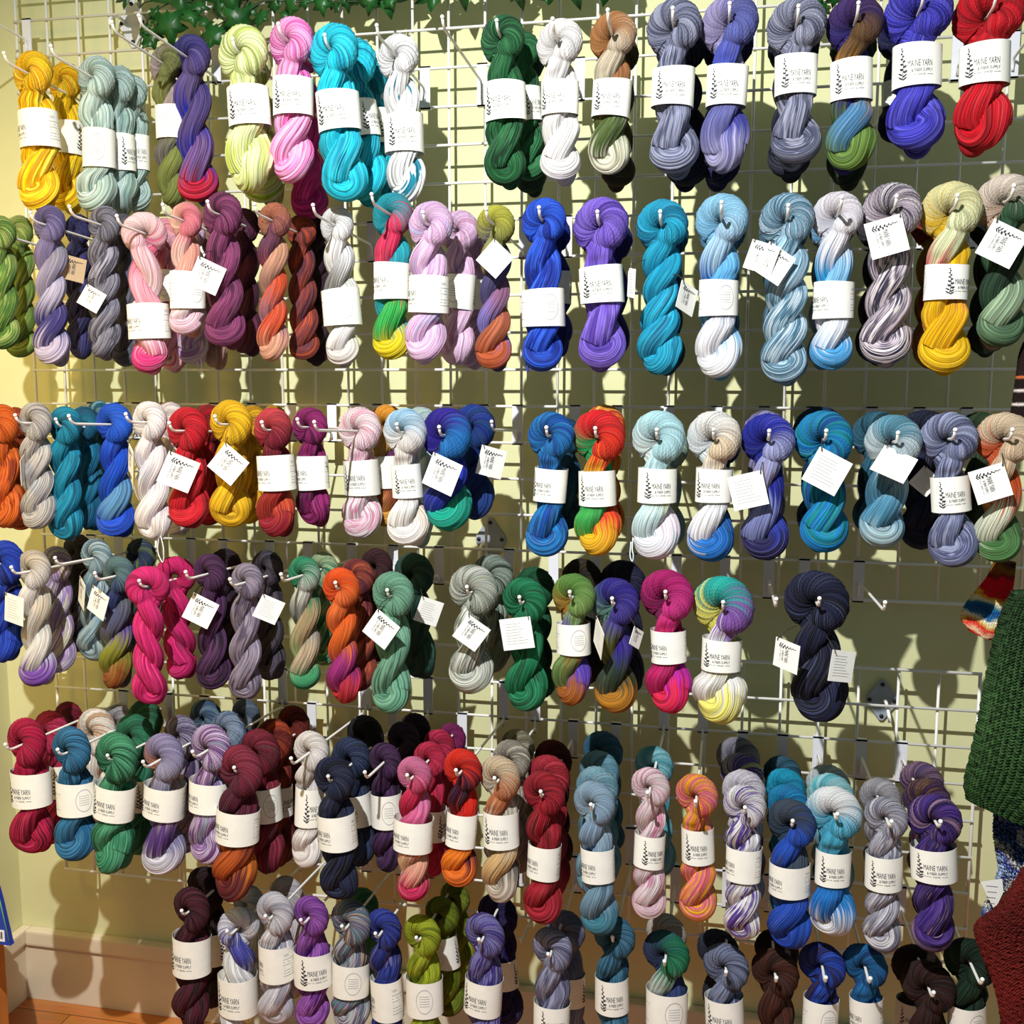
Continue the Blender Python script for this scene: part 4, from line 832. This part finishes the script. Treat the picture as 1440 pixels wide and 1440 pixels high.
cowl = knit('lace_cowl', 'blue grey and cream lacy knitted cowl between the green and the brick red knits', 'cowl',
     [(1399, 1136), (1397, 1170), (1401, 1200), (1404, 1225), (1395, 1252), (1384, 1278), (1381, 1294)], [(1500, 1136), (1500, 1170), (1490, 1205), (1465, 1235), (1436, 1262), (1410, 1284), (1392, 1300)], .27, .018,
     knit_mat('tweed_wool', ['24283c', '3c4c7c', 'b8b0a0', '2c3c8c', '8c9cb4', '1c2c6c', 'c8c0a8', '3c5c9c'], [0, .18, .3, .42, .55, .66, .8, 1], 30, 40, wig=1.3, fleck=1.0), st=.0055, amp=.0022, folds=.2, lace=True)
p = at(1394, 1257, .31); s = mpp(1394, 1257, .31); bm = bmesh.new()
vs = [bm.verts.new(Vector(((x - 1394) * s, 0, (1257 - y) * s))) for x, y in ((1378, 1240), (1408, 1232), (1411, 1252), (1400, 1283))]
f = bm.faces.new(vs); r = bmesh.ops.extrude_face_region(bm, geom=[f]); bmesh.ops.translate(bm, verts=[e for e in r['geom'] if isinstance(e, bmesh.types.BMVert)], vec=(0, .0008, 0))
o = obj('price_tag', bm, M_card, cowl, False); o.location = p - cowl.location
bm = bmesh.new()
for i in range(4): add_box(bm, ((-8 + 2 * i) * s, -.0008, (12 - i * 9) * s), ((8 - i) * s, -.0004, (13 - i * 9) * s))
obj('printed_text', bm, M_ink2, o, False)
knit('brick_shawl', 'brick red lace knitted shawl in the lower right corner', 'shawl',
     [(1440, 1222), (1422, 1252), (1400, 1280), (1371, 1304), (1380, 1340), (1394, 1375), (1404, 1410), (1409, 1450), (1411, 1500)], [(1570, 1222), (1570, 1250), (1570, 1280), (1570, 1304), (1570, 1340), (1570, 1375), (1570, 1410), (1570, 1450), (1570, 1500)], .42, .028,
     knit_mat('brick_wool', ['5e1a15', '501612', '681c17', '46120e'], [0, .3, .6, 1], 30, 40, fleck=.3), st=.0058, amp=.0022, folds=.18, lace=True)

# ------------------------------------------------------------------ packet on a wooden rack at the lower left edge
M_blue = mat('blue_packet_print', '1c3fa8', .4); M_green = mat('green_edge_print', '7cc47c', .4); M_white = mat('white_label', 'f0f0f0', .6); M_black = mat('barcode_black', '16161a', .6)
q = at(15, 1330, .30); e = at(0, 1230, .30)
t = thing('yarn_kit_packet', (q.x - .075, q.y, q.z), 'blue packet with a barcode standing at the lower left edge', 'packet')
bm = bmesh.new(); zt = e.z - q.z
fr = [(-.075, 0), (.075, 0), (.072, .012), (.056, zt * .62), (.040, zt * 1.05), (-.075, zt * 1.05)]
fv = [bm.verts.new((x, 0, z)) for x, z in fr]; f = bm.faces.new(fv); r = bmesh.ops.extrude_face_region(bm, geom=[f]); bmesh.ops.translate(bm, verts=[k for k in r['geom'] if isinstance(k, bmesh.types.BMVert)], vec=(0, .012, 0))
obj('sleeve', bm, M_blue, t, False)
bm = bmesh.new(); add_tube(bm, [(.0725, -.001, .012), (.0565, -.001, zt * .62), (.0405, -.001, zt * 1.05)], .0012, 6); obj('edge_stripe', bm, M_green, t)
bm = bmesh.new(); add_box(bm, (.012, -.0012, .008), (.062, -.0002, .034)); lb = obj('barcode_label', bm, M_white, t, False)
bm = bmesh.new(); rb = random.Random(2); x = .020
while x < .056:
    wv = rb.choice((.0008, .0012, .002)); add_box(bm, (x, -.0016, .014), (x + wv, -.0012, .030)); x += wv + rb.choice((.0008, .0014))
obj('bars', bm, M_black, lb, False)
M_wood = mat('honey_wood', 'c47a34', .5, noise=.15, scale=12)
c = at(7, 1345, .16)
t = thing('wooden_rack', (c.x - .09, c.y, 0), 'honey coloured wooden rack end under the blue packet', 'rack')
bm = bmesh.new(); add_box(bm, (.068, -.30, 0), (.090, .0, q.z - .022)); bevel(bm, .002); obj('side_panel', bm, M_wood, t, False)
bm = bmesh.new(); add_box(bm, (-.02, -.30, q.z - .022), (.092, .0, q.z)); bevel(bm, .002); obj('shelf', bm, M_wood, t, False)

# ------------------------------------------------------------------ light: one spotlight lamp in front and above, dim warm room light
sc = bpy.context.scene
def light(kind, name, loc, tgt, power, col, **k):
    l = bpy.data.lights.new(name, kind); l.energy = power; l.color = col
    for a, v in k.items(): setattr(l, a, v)
    o = bpy.data.objects.new(name, l); C.objects.link(o); o.location = loc
    o.rotation_euler = (Vector(tgt) - Vector(loc)).to_track_quat('-Z', 'Y').to_euler(); return o
light('SPOT', 'track_spotlight', (1.06, -2.0, FZ + .64), (1.30, 0, FZ - 2.25), 425, (1, 1, .985), spot_size=math.radians(118), spot_blend=1.0, shadow_soft_size=.018)
wd = bpy.data.worlds.new('room_ambient'); sc.world = wd; wd.use_nodes = True
wd.node_tree.nodes['Background'].inputs['Color'].default_value = (.74, 1.0, 1.02, 1); wd.node_tree.nodes['Background'].inputs['Strength'].default_value = .23
light('SPOT', 'warm_lamp', (.02, -1.4, 2.3), (-.12, 0, 1.30), 62, (1, .60, .13), spot_size=math.radians(92), spot_blend=1.0, shadow_soft_size=.25)
sc.view_settings.view_transform = 'Standard'; sc.view_settings.look = 'None'; sc.view_settings.gamma = 1; sc.view_settings.exposure = 0
sc.view_settings.use_curve_mapping = False
